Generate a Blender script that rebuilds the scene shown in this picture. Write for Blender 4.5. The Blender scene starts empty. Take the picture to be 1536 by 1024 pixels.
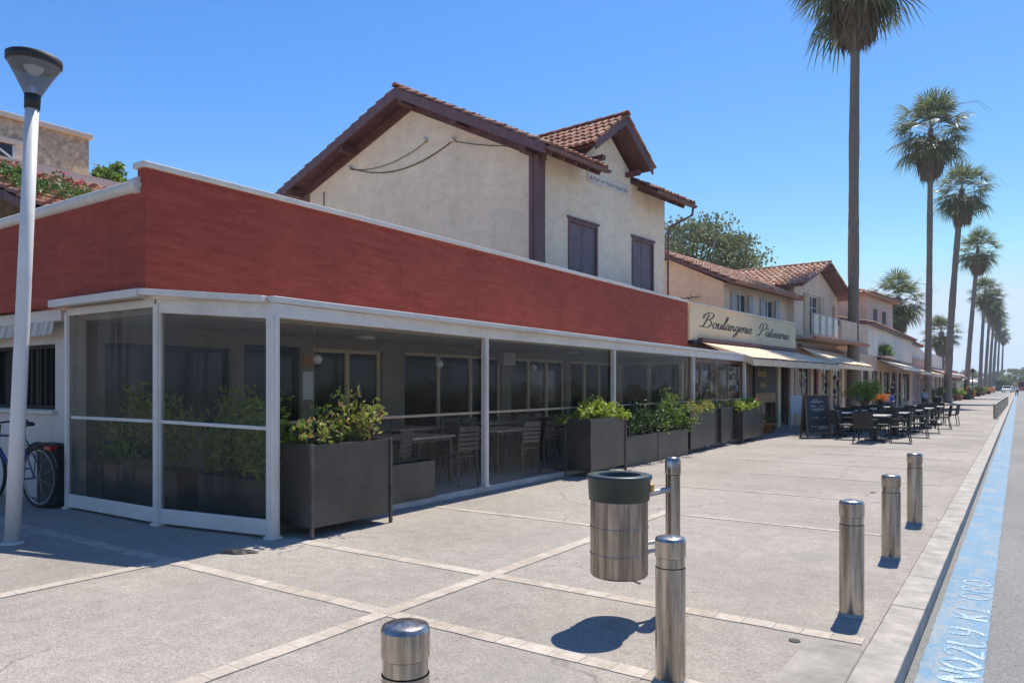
import bpy, math, random
from mathutils import Vector, Matrix
PI = math.pi
R = math.radians
S = bpy.context.scene
C = S.collection
rnd = random.Random(7)
ORD = ['first','second','third','fourth','fifth','sixth','seventh','eighth','ninth','tenth','eleventh','twelfth','thirteenth','fourteenth','fifteenth','sixteenth','seventeenth','eighteenth']

# ------------------------------------------------------------------ mesh builder
class MB:
    def __init__(s): s.v = []; s.f = []
    def add(s, vs, fs):
        b = len(s.v); s.v += [tuple(p) for p in vs]; s.f += [tuple(b+i for i in f) for f in fs]; return s
    def box(s, x0, y0, z0, x1, y1, z1):
        if x0 > x1: x0, x1 = x1, x0
        if y0 > y1: y0, y1 = y1, y0
        if z0 > z1: z0, z1 = z1, z0
        return s.add([(x0,y0,z0),(x1,y0,z0),(x1,y1,z0),(x0,y1,z0),(x0,y0,z1),(x1,y0,z1),(x1,y1,z1),(x0,y1,z1)],
              [(0,3,2,1),(4,5,6,7),(0,1,5,4),(1,2,6,5),(2,3,7,6),(3,0,4,7)])
    def bar(s, p, q, w, h, up=(0,0,1)):          # rectangular bar p->q, width w, height h
        p = Vector(p); q = Vector(q); d = (q-p).normalized(); u = Vector(up)
        sd = d.cross(u)
        if sd.length < 1e-4: sd = d.cross(Vector((1,0,0)))
        sd.normalize(); u = sd.cross(d).normalized()
        a = sd*w/2; b = u*h/2
        vs = [p-a-b, p+a-b, p+a+b, p-a+b, q-a-b, q+a-b, q+a+b, q-a+b]
        return s.add(vs, [(0,1,2,3),(7,6,5,4),(0,4,5,1),(1,5,6,2),(2,6,7,3),(3,7,4,0)])
    def tube(s, pts, r, n=8, caps=True):
        pts = [Vector(p) for p in pts]
        rs = r if isinstance(r, (list, tuple)) else [r]*len(pts)
        b = len(s.v); prev = None
        for i, p in enumerate(pts):
            if i == 0: d = pts[1]-pts[0]
            elif i == len(pts)-1: d = pts[-1]-pts[-2]
            else: d = (pts[i+1]-p).normalized() + (p-pts[i-1]).normalized()
            d.normalize()
            if prev is None:
                a = d.cross(Vector((0,0,1)))
                if a.length < 1e-3: a = d.cross(Vector((1,0,0)))
            else: a = prev - d*prev.dot(d)
            a.normalize(); prev = a; c = d.cross(a)
            for k in range(n):
                t = 2*PI*k/n
                s.v.append(tuple(p + (a*math.cos(t)+c*math.sin(t))*rs[i]))
        for i in range(len(pts)-1):
            for k in range(n):
                k2 = (k+1) % n
                s.f.append((b+i*n+k, b+i*n+k2, b+(i+1)*n+k2, b+(i+1)*n+k))
        if caps:
            s.f.append(tuple(b+k for k in range(n))[::-1])
            s.f.append(tuple(b+(len(pts)-1)*n+k for k in range(n)))
        return s
    def lathe(s, prof, c=(0,0,0), n=24):          # prof [(r,z)]
        b = len(s.v)
        for r, z in prof:
            for k in range(n):
                t = 2*PI*k/n
                s.v.append((c[0]+r*math.cos(t), c[1]+r*math.sin(t), c[2]+z))
        for i in range(len(prof)-1):
            for k in range(n):
                k2 = (k+1) % n
                s.f.append((b+i*n+k, b+i*n+k2, b+(i+1)*n+k2, b+(i+1)*n+k))
        return s
    def torus(s, c, r, t, axis='y', n=36, m=8):
        b = len(s.v)
        for i in range(n):
            a = 2*PI*i/n
            for j in range(m):
                q = 2*PI*j/m; rr = r+t*math.cos(q); h = t*math.sin(q)
                x, z = rr*math.cos(a), rr*math.sin(a)
                if axis == 'y': p = (c[0]+x, c[1]+h, c[2]+z)
                elif axis == 'z': p = (c[0]+x, c[1]+z, c[2]+h)
                else: p = (c[0]+h, c[1]+x, c[2]+z)
                s.v.append(p)
        for i in range(n):
            for j in range(m):
                s.f.append((b+i*m+j, b+((i+1)%n)*m+j, b+((i+1)%n)*m+(j+1)%m, b+i*m+(j+1)%m))
        return s
    def prism(s, poly, d):                        # poly 3D points, extruded by vector d
        n = len(poly); d = Vector(d)
        vs = [Vector(p) for p in poly] + [Vector(p)+d for p in poly]
        fs = [tuple(range(n))[::-1], tuple(range(n, 2*n))]
        for i in range(n):
            j = (i+1) % n; fs.append((i, j, n+j, n+i))
        return s.add(vs, fs)
    def quad(s, a, b, c, d): return s.add([a,b,c,d], [(0,1,2,3)])
    def build(s, name, mat, parent=None, smooth=False, bevel=0, label=None, world=False):
        me = bpy.data.meshes.new(name)
        vs = s.v
        if world and parent is not None:
            inv = parent.matrix_basis.inverted() if parent.parent is None else (parent.parent.matrix_basis @ parent.matrix_basis).inverted()
            vs = [tuple(inv @ Vector(p)) for p in vs]
        me.from_pydata(vs, [], s.f); me.validate()
        me.materials.append(mat)
        if smooth:
            for p in me.polygons: p.use_smooth = True
        me.update()
        o = bpy.data.objects.new(name, me); C.objects.link(o)
        if parent is not None: o.parent = parent
        if bevel:
            b = o.modifiers.new('bevel', 'BEVEL'); b.width = bevel; b.segments = 2; b.limit_method = 'ANGLE'; b.angle_limit = R(40)
        if smooth == 'auto':
            for p in me.polygons: p.use_smooth = False
        if label: o['label'] = label
        return o

def tag(o, label, cat, group=None):
    o['label'] = label; o['category'] = cat
    if group: o['group'] = group
    return o
def struct(o): o['kind'] = 'structure'; return o
def thing(name, label, cat, loc=(0,0,0), rz=0, group=None):
    o = bpy.data.objects.new(name, None); C.objects.link(o)
    o.empty_display_size = .2
    o.matrix_basis = Matrix.Translation(Vector(loc)) @ Matrix.Rotation(rz, 4, 'Z')
    return tag(o, label, cat, group)
KIDS = {}
def kids(o): return [c for c in bpy.data.objects if c.parent == o]
def copy_tree(o, loc, rz, label, group=None, scale=None):
    r = o.copy(); C.objects.link(r)
    r.matrix_basis = Matrix.Translation(Vector(loc)) @ Matrix.Rotation(rz, 4, 'Z') @ (Matrix.Diagonal((*scale,1)) if scale else Matrix.Identity(4))
    r['label'] = label
    if group: r['group'] = group
    if o.name not in KIDS: KIDS[o.name] = [(c, kids(c)) for c in kids(o)]
    for ch, gs in KIDS[o.name]:
        c = ch.copy(); C.objects.link(c); c.parent = r
        for g in gs:
            d = g.copy(); C.objects.link(d); d.parent = c
    return r

# ------------------------------------------------------------------ materials
def nodes(name):
    m = bpy.data.materials.new(name); m.use_nodes = True
    nt = m.node_tree; b = nt.nodes['Principled BSDF']
    return m, nt, b
def N(nt, t, **kw):
    n = nt.nodes.new(t)
    for k, v in kw.items():
        if k in n.inputs.keys(): n.inputs[k].default_value = v
        else: setattr(n, k, v)
    return n
def coords(nt, scale=(1,1,1), rot=(0,0,0), kind='Object'):
    tc = N(nt, 'ShaderNodeTexCoord'); mp = N(nt, 'ShaderNodeMapping')
    mp.inputs['Scale'].default_value = scale; mp.inputs['Rotation'].default_value = rot
    nt.links.new(tc.outputs[kind], mp.inputs['Vector']); return mp.outputs['Vector']
def ramp(nt, src, stops):
    r = N(nt, 'ShaderNodeValToRGB'); e = r.color_ramp.elements
    while len(e) < len(stops): e.new(.5)
    for i, (p, c) in enumerate(stops):
        e[i].position = p; e[i].color = (*c, 1) if len(c) == 3 else c
    nt.links.new(src, r.inputs['Fac']); return r.outputs['Color']
def mixc(nt, fac, a, b, mode='MIX'):
    m = N(nt, 'ShaderNodeMix', data_type='RGBA', blend_type=mode)
    for sock, val in ((m.inputs[0], fac), (m.inputs[6], a), (m.inputs[7], b)):
        if isinstance(val, (int, float)): sock.default_value = val
        elif isinstance(val, tuple): sock.default_value = (*val, 1)
        else: nt.links.new(val, sock)
    return m.outputs[2]
def noise(nt, vec, scale, detail=4, rough=.6):
    n = N(nt, 'ShaderNodeTexNoise', Scale=scale, Detail=detail, Roughness=rough)
    nt.links.new(vec, n.inputs['Vector']); return n.outputs['Fac']
def bump(nt, b, h, strength=.3, dist=.01):
    n = N(nt, 'ShaderNodeBump', Strength=strength, Distance=dist)
    nt.links.new(h, n.inputs['Height']); nt.links.new(n.outputs['Normal'], b.inputs['Normal'])
def plain(name, col, rough=.7, var=.12, scale=3, metal=0, bmp=.15, bscale=40, spec=.5, stretch=(1,1,1), dirt=None):
    m, nt, b = nodes(name)
    v = coords(nt, stretch)
    n1 = noise(nt, v, scale, 6, .65)
    lo = tuple(max(0, c*(1-var*1.6)) for c in col); hi = tuple(min(1, c*(1+var)) for c in col)
    c = ramp(nt, n1, [(.3, lo), (.7, hi)])
    if dirt:
        n3 = noise(nt, v, scale*.35, 8, .75)
        f = ramp(nt, n3, [(.5, (0,0,0)), (.72, (1,1,1))])
        c = mixc(nt, f, c, dirt)
    nt.links.new(c, b.inputs['Base Color'])
    b.inputs['Roughness'].default_value = rough; b.inputs['Metallic'].default_value = metal
    b.inputs['Specular IOR Level'].default_value = spec
    if bmp:
        bump(nt, b, noise(nt, v, bscale, 3, .6), bmp, .01)
    return m
def islandobj(name, cols, rough=.6):
    m, nt, b = nodes(name); g = N(nt, 'ShaderNodeObjectInfo')
    nt.links.new(ramp(nt, g.outputs['Random'], [(i/(len(cols)-1), cc) for i, cc in enumerate(cols)]), b.inputs['Base Color']); b.inputs['Roughness'].default_value = rough; return m
def island(name, cols, rough=.6, trans=0, var_scale=0):
    m, nt, b = nodes(name)
    g = N(nt, 'ShaderNodeNewGeometry')
    n = len(cols)
    c = ramp(nt, g.outputs['Random Per Island'], [(i/(n-1) if n > 1 else 0, cc) for i, cc in enumerate(cols)])
    if var_scale:
        v = coords(nt); c = mixc(nt, .35, c, ramp(nt, noise(nt, v, var_scale, 5, .7), [(.3,(.25,.22,.2)),(.7,(1,1,1))]), 'MULTIPLY')
    nt.links.new(c, b.inputs['Base Color']); b.inputs['Roughness'].default_value = rough
    if trans:
        t = N(nt, 'ShaderNodeBsdfTranslucent'); nt.links.new(c, t.inputs['Color'])
        mx = N(nt, 'ShaderNodeMixShader'); mx.inputs[0].default_value = trans
        out = nt.nodes['Material Output']
        nt.links.new(b.outputs[0], mx.inputs[1]); nt.links.new(t.outputs[0], mx.inputs[2]); nt.links.new(mx.outputs[0], out.inputs['Surface'])
    return m

def stucco(name, col, stain, sc=.5, streak=True):
    m, nt, b = nodes(name)
    v = coords(nt); vs = coords(nt, (2.2, 2.2, .22))
    c = ramp(nt, noise(nt, v, sc, 8, .65), [(.3, tuple(x*.86 for x in col)), (.68, tuple(min(1,x*1.06) for x in col))])
    f = ramp(nt, noise(nt, vs, 1.3, 7, .7), [(.48, (0,0,0)), (.85, (.42,.42,.42))])
    if streak: c = mixc(nt, f, c, stain)
    c = mixc(nt, .8, c, ramp(nt, noise(nt, coords(nt, (1,1,1.6)), 2.4, 10, .8), [(.36, (.84,.82,.79)), (.56, (1.04,1.03,1.02))]), 'MULTIPLY')
    fine = ramp(nt, noise(nt, v, 30, 4, .7), [(.3, (.88,.88,.88)), (.7, (1,1,1))])
    c = mixc(nt, .8, c, fine, 'MULTIPLY')
    nt.links.new(c, b.inputs['Base Color']); b.inputs['Roughness'].default_value = .9; b.inputs['Specular IOR Level'].default_value = .2
    bump(nt, b, noise(nt, v, 55, 5, .7), .35, .015)
    return m

M = {}
def paving_mat():
    m, nt, b = nodes('light_asphalt')
    v = coords(nt)
    c = ramp(nt, noise(nt, v, .35, 9, .66), [(.3, (.305,.272,.240)), (.5, (.385,.345,.306)), (.72, (.46,.415,.370))])
    vst = N(nt, 'ShaderNodeTexVoronoi', Scale=95); nt.links.new(v, vst.inputs['Vector'])
    c = mixc(nt, .85, c, ramp(nt, vst.outputs['Color'], [(0, (.62,.60,.58)), (.35, (.9,.89,.88)), (.7, (1,1,1)), (1, (1.22,1.2,1.18))]), 'MULTIPLY')
    c = mixc(nt, .8, c, ramp(nt, noise(nt, v, 38, 4, .75), [(.34, (.74,.73,.72)), (.58, (1.04,1.04,1.04))]), 'MULTIPLY')
    c = mixc(nt, .8, c, ramp(nt, noise(nt, v, 6, 6, .7), [(.35, (.82,.81,.8)), (.65, (1.06,1.06,1.06))]), 'MULTIPLY')
    # dull worn patches and drips
    st = ramp(nt, noise(nt, coords(nt, (1.0,.5,1)), 1.0, 9, .74), [(.52, (0,0,0)), (.64, (.6,.6,.6))])
    c = mixc(nt, st, c, (.27,.247,.218))
    st2 = ramp(nt, noise(nt, coords(nt, (.7,.7,1), (0,0,1.1)), .5, 6, .6), [(.58, (0,0,0)), (.64, (.5,.5,.5))])
    c = mixc(nt, st2, c, (.27,.245,.22))
    # chewing gum and oil spots
    for sc_, lim, col in ((2.3, .035, (.15,.14,.135)), (5.1, .05, (.20,.185,.175)), (.55, .06, (.17,.155,.145))):
        vg = N(nt, 'ShaderNodeTexVoronoi', Scale=sc_); nt.links.new(v, vg.inputs['Vector'])
        k = ramp(nt, vg.outputs['Distance'], [(lim*.6, (.7,.7,.7)), (lim, (0,0,0))])
        c = mixc(nt, k, c, col)
    vo = N(nt, 'ShaderNodeTexVoronoi', feature='DISTANCE_TO_EDGE', Scale=.42)
    wob = N(nt, 'ShaderNodeTexNoise', Scale=2.5, Detail=6); nt.links.new(v, wob.inputs['Vector'])
    av = N(nt, 'ShaderNodeVectorMath', operation='MULTIPLY_ADD'); av.inputs[1].default_value = (.5,.5,.5)
    nt.links.new(wob.outputs['Color'], av.inputs[0]); nt.links.new(v, av.inputs[2]); nt.links.new(av.outputs[0], vo.inputs['Vector'])
    cr = ramp(nt, vo.outputs['Distance'], [(.0, (.7,.7,.7)), (.008, (0,0,0))])
    brk = ramp(nt, noise(nt, v, .7, 3, .6), [(.50, (0,0,0)), (.58, (1,1,1))])
    c = mixc(nt, mixc(nt, 1.0, cr, brk, 'MULTIPLY'), c, (.12,.11,.10))
    nt.links.new(c, b.inputs['Base Color']); b.inputs['Roughness'].default_value = .9; b.inputs['Specular IOR Level'].default_value = .25
    bump(nt, b, vst.outputs['Distance'], .5, .008)
    return m
M['paving'] = paving_mat()
def road_mat():
    m, nt, b = nodes('road_asphalt')
    v = coords(nt)
    big = ramp(nt, noise(nt, coords(nt, (1,.25,1)), .8, 8, .62), [(.3, (.17,.165,.16)), (.7, (.25,.242,.235))])
    vst = N(nt, 'ShaderNodeTexVoronoi', Scale=110); nt.links.new(v, vst.inputs['Vector'])
    grain = ramp(nt, vst.outputs['Color'], [(0, (.5,.5,.5)), (.6, (1,1,1)), (1, (1.5,1.47,1.42))])
    c = mixc(nt, .8, big, grain, 'MULTIPLY')
    nt.links.new(c, b.inputs['Base Color']); b.inputs['Roughness'].default_value = .85
    bump(nt, b, vst.outputs['Distance'], .4, .008)
    return m
M['road'] = road_mat()
def paint_mat(name, col, under, thr=.5):
    m, nt, b = nodes(name)
    v = coords(nt)
    w = ramp(nt, noise(nt, v, 45, 6, .8), [(thr, (0,0,0)), (thr+.12, (1,1,1))])
    w2 = ramp(nt, noise(nt, v, 2.2, 8, .7), [(.45, (.15,.15,.15)), (.75, (1,1,1))])
    w = mixc(nt, 1.0, w, w2, 'MULTIPLY')
    vg = N(nt, 'ShaderNodeTexVoronoi', Scale=85); nt.links.new(v, vg.inputs['Vector'])
    w = mixc(nt, 1.0, w, ramp(nt, vg.outputs['Color'], [(.45, (0,0,0)), (.8, (.65,.65,.65))]), 'ADD')
    big = ramp(nt, noise(nt, coords(nt, (1.6,.7,1)), 2.6, 9, .78), [(.50, (0,0,0)), (.60, (.75,.75,.75))])
    w = mixc(nt, 1.0, w, big, 'ADD')
    cc = ramp(nt, noise(nt, v, 1.5, 4), [(.3, tuple(x*.82 for x in col)), (.7, col)])
    c = mixc(nt, w, cc, under)
    nt.links.new(c, b.inputs['Base Color']); b.inputs['Roughness'].default_value = .8
    bump(nt, b, noise(nt, v, 90, 2), .3, .006)
    return m
M['blue'] = paint_mat('blue_road_paint', (.105,.27,.43), (.27,.30,.32), .44)
M['white_paint'] = paint_mat('white_road_paint', (.55,.61,.63), (.15,.30,.43), .42)
def band_mat():
    m, nt, b = nodes('pale_paver_blocks')
    g = N(nt, 'ShaderNodeNewGeometry')
    c = ramp(nt, g.outputs['Random Per Island'], [(0, (.43,.36,.295)), (.5, (.48,.41,.345)), (1, (.53,.46,.39))])
    v = coords(nt)
    c = mixc(nt, .6, c, ramp(nt, noise(nt, v, 7, 9, .8), [(.38, (.55,.54,.52)), (.6, (1.05,1.05,1.05))]), 'MULTIPLY')
    nt.links.new(c, b.inputs['Base Color']); b.inputs['Roughness'].default_value = .9
    bump(nt, b, noise(nt, v, 70, 3), .3, .005); return m
M['band'] = band_mat()
M['joint'] = plain('band_joint', (.24,.225,.21), .95)
M['kerb'] = plain('kerb_concrete', (.40,.358,.315), .9, .22, 5, bmp=.5, bscale=60, dirt=(.29,.262,.232))
M['patch'] = plain('patched_concrete', (.33,.295,.26), .9, .25, 3, bmp=.4, bscale=60, dirt=(.25,.23,.2))
M['ground'] = plain('dry_ground', (.16,.15,.10), .95, .3, .05)
def redwall():
    m, nt, b = nodes('red_stained_render')
    v2 = coords(nt)
    c = ramp(nt, noise(nt, coords(nt, (1.2,1.2,8)), 1.4, 12, .8), [(.30, (.24,.042,.028)), (.46, (.33,.064,.042)), (.56, (.385,.080,.052)), (.72, (.46,.115,.078))])
    c = mixc(nt, .75, c, ramp(nt, noise(nt, v2, .45, 7, .65), [(.3, (.72,.68,.68)), (.7, (1.12,1.1,1.08))]), 'MULTIPLY')
    c = mixc(nt, .5, c, ramp(nt, noise(nt, coords(nt, (9,9,34)), 1.6, 8, .85), [(.38, (.66,.64,.64)), (.6, (1.12,1.1,1.1))]), 'MULTIPLY')
    drip = ramp(nt, noise(nt, coords(nt, (5,5,.35)), 1.5, 6, .7), [(.55, (0,0,0)), (.75, (.5,.5,.5))])
    c = mixc(nt, drip, c, (.17,.038,.03))
    nt.links.new(c, b.inputs['Base Color']); b.inputs['Roughness'].default_value = .8; b.inputs['Specular IOR Level'].default_value = .25
    bump(nt, b, noise(nt, coords(nt, (10,10,40)), 1.6, 6, .8), .45, .012); return m
M['red'] = redwall()
M['white_metal'] = plain('white_painted_metal', (.66,.61,.545), .5, .07, 2.5, bmp=.03, dirt=(.50,.46,.41))
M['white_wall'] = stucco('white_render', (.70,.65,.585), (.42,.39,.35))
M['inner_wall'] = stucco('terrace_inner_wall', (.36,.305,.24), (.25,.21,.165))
M['ceil'] = plain('terrace_ceiling', (.56,.50,.42), .8, .05, .5, bmp=.05)
M['stuccoA'] = stucco('cream_aged_render', (.95,.79,.60), (.74,.60,.45))
M['stuccoB'] = stucco('pinkish_render', (.86,.67,.51), (.64,.49,.38))
M['stuccoC'] = stucco('pale_pink_render', (.72,.53,.41), (.55,.4,.32))
M['shopwood'] = plain('dark_shopfront_wood', (.24,.12,.06), .6, .3, 3, stretch=(4,4,.6))
M['shopwall'] = stucco('brownish_shopfront_render', (.58,.42,.30), (.38,.26,.18))
M['stuccoD'] = stucco('grey_white_render', (.80,.71,.61), (.64,.56,.48))
M['pinkwall'] = stucco('rose_render', (.55,.33,.28), (.42,.25,.22))
M['roughstone'] = plain('rough_cast_render', (.66,.51,.34), .95, .35, 9, bmp=1.0, bscale=14, dirt=(.46,.36,.25))
M['tile'] = island('terracotta_tiles', [(.20,.075,.045),(.36,.14,.08),(.46,.20,.115),(.30,.115,.07),(.52,.27,.17),(.27,.15,.11)], .85, 0, 4)
M['tile_pale'] = island('sun_bleached_tiles', [(.34,.15,.09),(.50,.25,.16),(.58,.33,.22),(.42,.2,.13),(.6,.4,.29),(.35,.22,.17)], .85, 0, 3)
M['brownwood'] = plain('dark_red_brown_paint', (.13,.05,.046), .6, .25, 4, bmp=.2, bscale=20)
M['brownwood2'] = plain('faded_purple_brown_paint', (.16,.085,.088), .65, .2, 5, bmp=.2, bscale=30, stretch=(1,1,.3))
M['shutter'] = plain('mauve_grey_shutter_paint', (.17,.12,.135), .6, .15, 4, bmp=.2, bscale=30)
M['planter'] = plain('dark_bronze_sheet', (.064,.054,.044), .42, .2, 2.5, metal=.15, bmp=.06, bscale=6, dirt=(.11,.092,.076))
M['planter_edge'] = plain('bronze_edge_highlight', (.12,.098,.078), .5, .3, 9, metal=.2, bmp=.05)  # paler bronze for the legs, tan edge highlights painted into the colour
M['soil'] = plain('soil', (.05,.035,.025), .95, .4, 20, bmp=.8)
M['dark'] = plain('near_black', (.018,.017,.017), .6, .2, 3)
M['rubber'] = plain('black_rubber', (.022,.022,.023), .65, .1, 5)
M['darkgreen'] = plain('dark_green_plastic', (.022,.04,.036), .42, .2, 5, bmp=.05)
def steel(name, col, rough, aniso=.0):
    m, nt, b = nodes(name)
    v = coords(nt, (14,14,.7)); v2 = coords(nt, (1,1,1))
    c = ramp(nt, noise(nt, v, 2.0, 5, .6), [(.36, tuple(x*.42 for x in col)), (.5, tuple(x*.8 for x in col)), (.64, tuple(x*1.15 for x in col))])  # brush grain, its dark streaks deepened to paint in reflected surroundings
    d = ramp(nt, noise(nt, coords(nt,(3,3,.8)), 2.2, 8, .75), [(.5, (0,0,0)), (.72, (.75,.75,.75))])
    c = mixc(nt, d, c, (.24,.20,.165))
    sp = ramp(nt, noise(nt, v2, 55, 3, .8), [(.62, (0,0,0)), (.7, (.5,.5,.5))])
    c = mixc(nt, sp, c, (.2,.15,.11))
    nt.links.new(c, b.inputs['Base Color']); b.inputs['Metallic'].default_value = .92
    r = ramp(nt, noise(nt, v, 3, 5, .6), [(.3, (rough*.8,)*3), (.7, (rough*1.35,)*3)]); nt.links.new(r, b.inputs['Roughness'])
    bump(nt, b, noise(nt, coords(nt, (60,60,1.5)), 2, 3), .06, .004)
    return m
M['steel'] = steel('brushed_stainless_steel', (.47,.42,.37), .25)
M['steel_bin'] = steel('ribbed_bin_steel', (.42,.35,.29), .34)
M['galv'] = plain('galvanised_steel', (.42,.40,.38), .6, .15, 8, metal=.4)
M['lamp_white'] = plain('weathered_white_pole_paint', (.64,.615,.58), .5, .06, 3, bmp=.05, dirt=(.50,.47,.43))
M['wood'] = plain('weathered_table_wood', (.62,.47,.33), .7, .2, 6, stretch=(1,6,1), bmp=.2)
M['wood_dark'] = plain('oiled_brown_wood', (.17,.10,.06), .6, .25, 7, stretch=(8,1,1), bmp=.15)
M['chair'] = plain('grey_brown_chair_slats', (.13,.095,.072), .45, .25, 8)
M['woven'] = plain('dark_woven_rattan', (.035,.03,.028), .6, .35, 60, bmp=.8, bscale=120)
M['tabletop'] = plain('pale_tabletop', (.42,.38,.33), .55, .12, 5)
M['awning'] = plain('cream_awning_canvas', (.80,.59,.39), .9, .08, 2, bmp=.2, bscale=80, dirt=(.66,.48,.32))
M['awning_pale'] = plain('pale_cream_canvas', (.80,.70,.55), .9, .08, 2, bmp=.2, bscale=80)
M['sign'] = plain('cream_sign_panel', (.76,.60,.37), .7, .06, 1.0, bmp=.05, dirt=(.66,.51,.32))
M['signink'] = plain('dark_brown_sign_paint', (.045,.03,.025), .6)
M['terracotta'] = plain('terracotta_pot', (.42,.17,.09), .85, .2, 8)
M['orangewood'] = plain('amber_wood', (.50,.22,.06), .6, .3, 6, stretch=(1,1,6))
M['chalk'] = plain('chalk', (.55,.56,.56), .9)
M['board'] = plain('chalkboard_blue_black', (.018,.026,.035), .55, .3, 3)
M['cable'] = plain('cable', (.10,.075,.06), .6)
M['blue_frame'] = plain('blue_bicycle_paint', (.012,.05,.20), .35, .1, 4, bmp=0)
M['redref'] = plain('red_reflector', (.32,.015,.015), .25, .1)
M['amber'] = plain('gold_lettering', (.75,.42,.08), .5, .1)
M['clothblue'] = plain('blue_shirt', (.07,.12,.42), .9)
M['clothpale'] = plain('pale_blue_shirt', (.35,.48,.62), .9)
M['clothwhite'] = plain('white_shirt', (.65,.65,.65), .9)
M['clothdark'] = plain('dark_trousers', (.03,.03,.04), .9)
M['skin'] = plain('skin', (.45,.27,.19), .6, .06)
M['hair'] = plain('dark_hair', (.03,.02,.015), .6)
M['redpaint'] = plain('red_vehicle_paint', (.4,.03,.03), .3, .05, bmp=0)
M['whitepaint'] = plain('white_vehicle_paint', (.7,.7,.7), .3, .05, bmp=0)
M['concrete_plinth'] = plain('terrace_concrete', (.48,.43,.38), .9, .15, 3, bmp=.3, dirt=(.33,.3,.27))
M['goods'] = islandobj('goods', [(.5,.2,.1),(.1,.25,.35),(.55,.5,.4),(.05,.06,.07),(.3,.05,.05),(.2,.3,.15),(.6,.45,.15),(.12,.1,.09)], .6)
def striped(name, a, b_, scale, axis=0):
    m, nt, b = nodes(name)
    tc = N(nt, 'ShaderNodeTexCoord'); sx = N(nt, 'ShaderNodeSeparateXYZ'); nt.links.new(tc.outputs['Object'], sx.inputs[0])
    mu = N(nt, 'ShaderNodeMath', operation='MULTIPLY'); mu.inputs[1].default_value = scale; nt.links.new(sx.outputs[axis], mu.inputs[0])
    fr = N(nt, 'ShaderNodeMath', operation='FRACT'); nt.links.new(mu.outputs[0], fr.inputs[0])
    gt = N(nt, 'ShaderNodeMath', operation='GREATER_THAN'); gt.inputs[1].default_value = .5; nt.links.new(fr.outputs[0], gt.inputs[0])
    c = mixc(nt, gt.outputs[0], a, b_); nt.links.new(c, b.inputs['Base Color']); b.inputs['Roughness'].default_value = .9
    return m
M['stripe_grey'] = striped('beige_grey_striped_canvas', (.58,.52,.45), (.40,.36,.32), 6, 0)
M['stripe_red'] = striped('red_white_striped_canvas', (.62,.2,.16), (.7,.66,.62), 1.0, 1)
def glassmat(name, tint, rough=.03, film=.0, filmcol=(.3,.3,.3), refl=1.0):
    m, nt, b = nodes(name); out = nt.nodes['Material Output']
    tr = N(nt, 'ShaderNodeBsdfTransparent'); tr.inputs[0].default_value = (*tint, 1)
    gl = N(nt, 'ShaderNodeBsdfGlossy'); gl.inputs['Roughness'].default_value = rough
    fr = N(nt, 'ShaderNodeFresnel'); fr.inputs['IOR'].default_value = 1.4
    mu = N(nt, 'ShaderNodeMath', operation='MULTIPLY'); mu.inputs[1].default_value = refl; nt.links.new(fr.outputs[0], mu.inputs[0])
    v = coords(nt)
    nb = N(nt, 'ShaderNodeBump', Strength=.12, Distance=.05); nt.links.new(noise(nt, v, 1.6, 2, .4), nb.inputs['Height'])
    nt.links.new(nb.outputs[0], gl.inputs['Normal'])
    mx = N(nt, 'ShaderNodeMixShader'); nt.links.new(mu.outputs[0], mx.inputs[0]); nt.links.new(tr.outputs[0], mx.inputs[1]); nt.links.new(gl.outputs[0], mx.inputs[2])
    res = mx.outputs[0]
    if film:
        df = N(nt, 'ShaderNodeBsdfDiffuse'); df.inputs[0].default_value = (*filmcol, 1)
        m2 = N(nt, 'ShaderNodeMixShader')
        f = ramp(nt, noise(nt, coords(nt, (1,1,.35)), 2.5, 6, .6), [(.3, (film*.6,)*3), (.7, (film*1.4,)*3)])
        nt.links.new(f, m2.inputs[0]); nt.links.new(res, m2.inputs[1]); nt.links.new(df.outputs[0], m2.inputs[2]); res = m2.outputs[0]
    nt.links.new(res, out.inputs['Surface']); return m
M['vinyl'] = glassmat('clear_vinyl_screen', (.93,.93,.92), .03, .006, (.35,.34,.33), .5)
M['vinyl_tint'] = glassmat('tinted_mesh_screen', (.76,.76,.75), .1, .07, (.27,.27,.27), .5)
M['clearglass'] = glassmat('clear_glass', (.95,.96,.95), .02, 0, (.3,.3,.3), .45)
M['frost'] = glassmat('frosted_funnel_glass', (.62,.66,.70), .1, .25, (.5,.52,.55), .8)
def darkglass(name, col):
    m, nt, b = nodes(name); v = coords(nt)
    c = ramp(nt, noise(nt, v, 1.7, 6, .6), [(.35, tuple(x*.4 for x in col)), (.62, col), (.75, tuple(min(1,x*2.6) for x in col))])
    nt.links.new(c, b.inputs['Base Color']); b.inputs['Roughness'].default_value = .07; b.inputs['Specular IOR Level'].default_value = .22
    bump(nt, b, noise(nt, v, .9, 2), .04, .05); return m
M['darkglass'] = darkglass('dark_window_glass', (.02,.021,.02))
M['blueglass'] = darkglass('bluish_window_glass', (.06,.08,.10))
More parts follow.
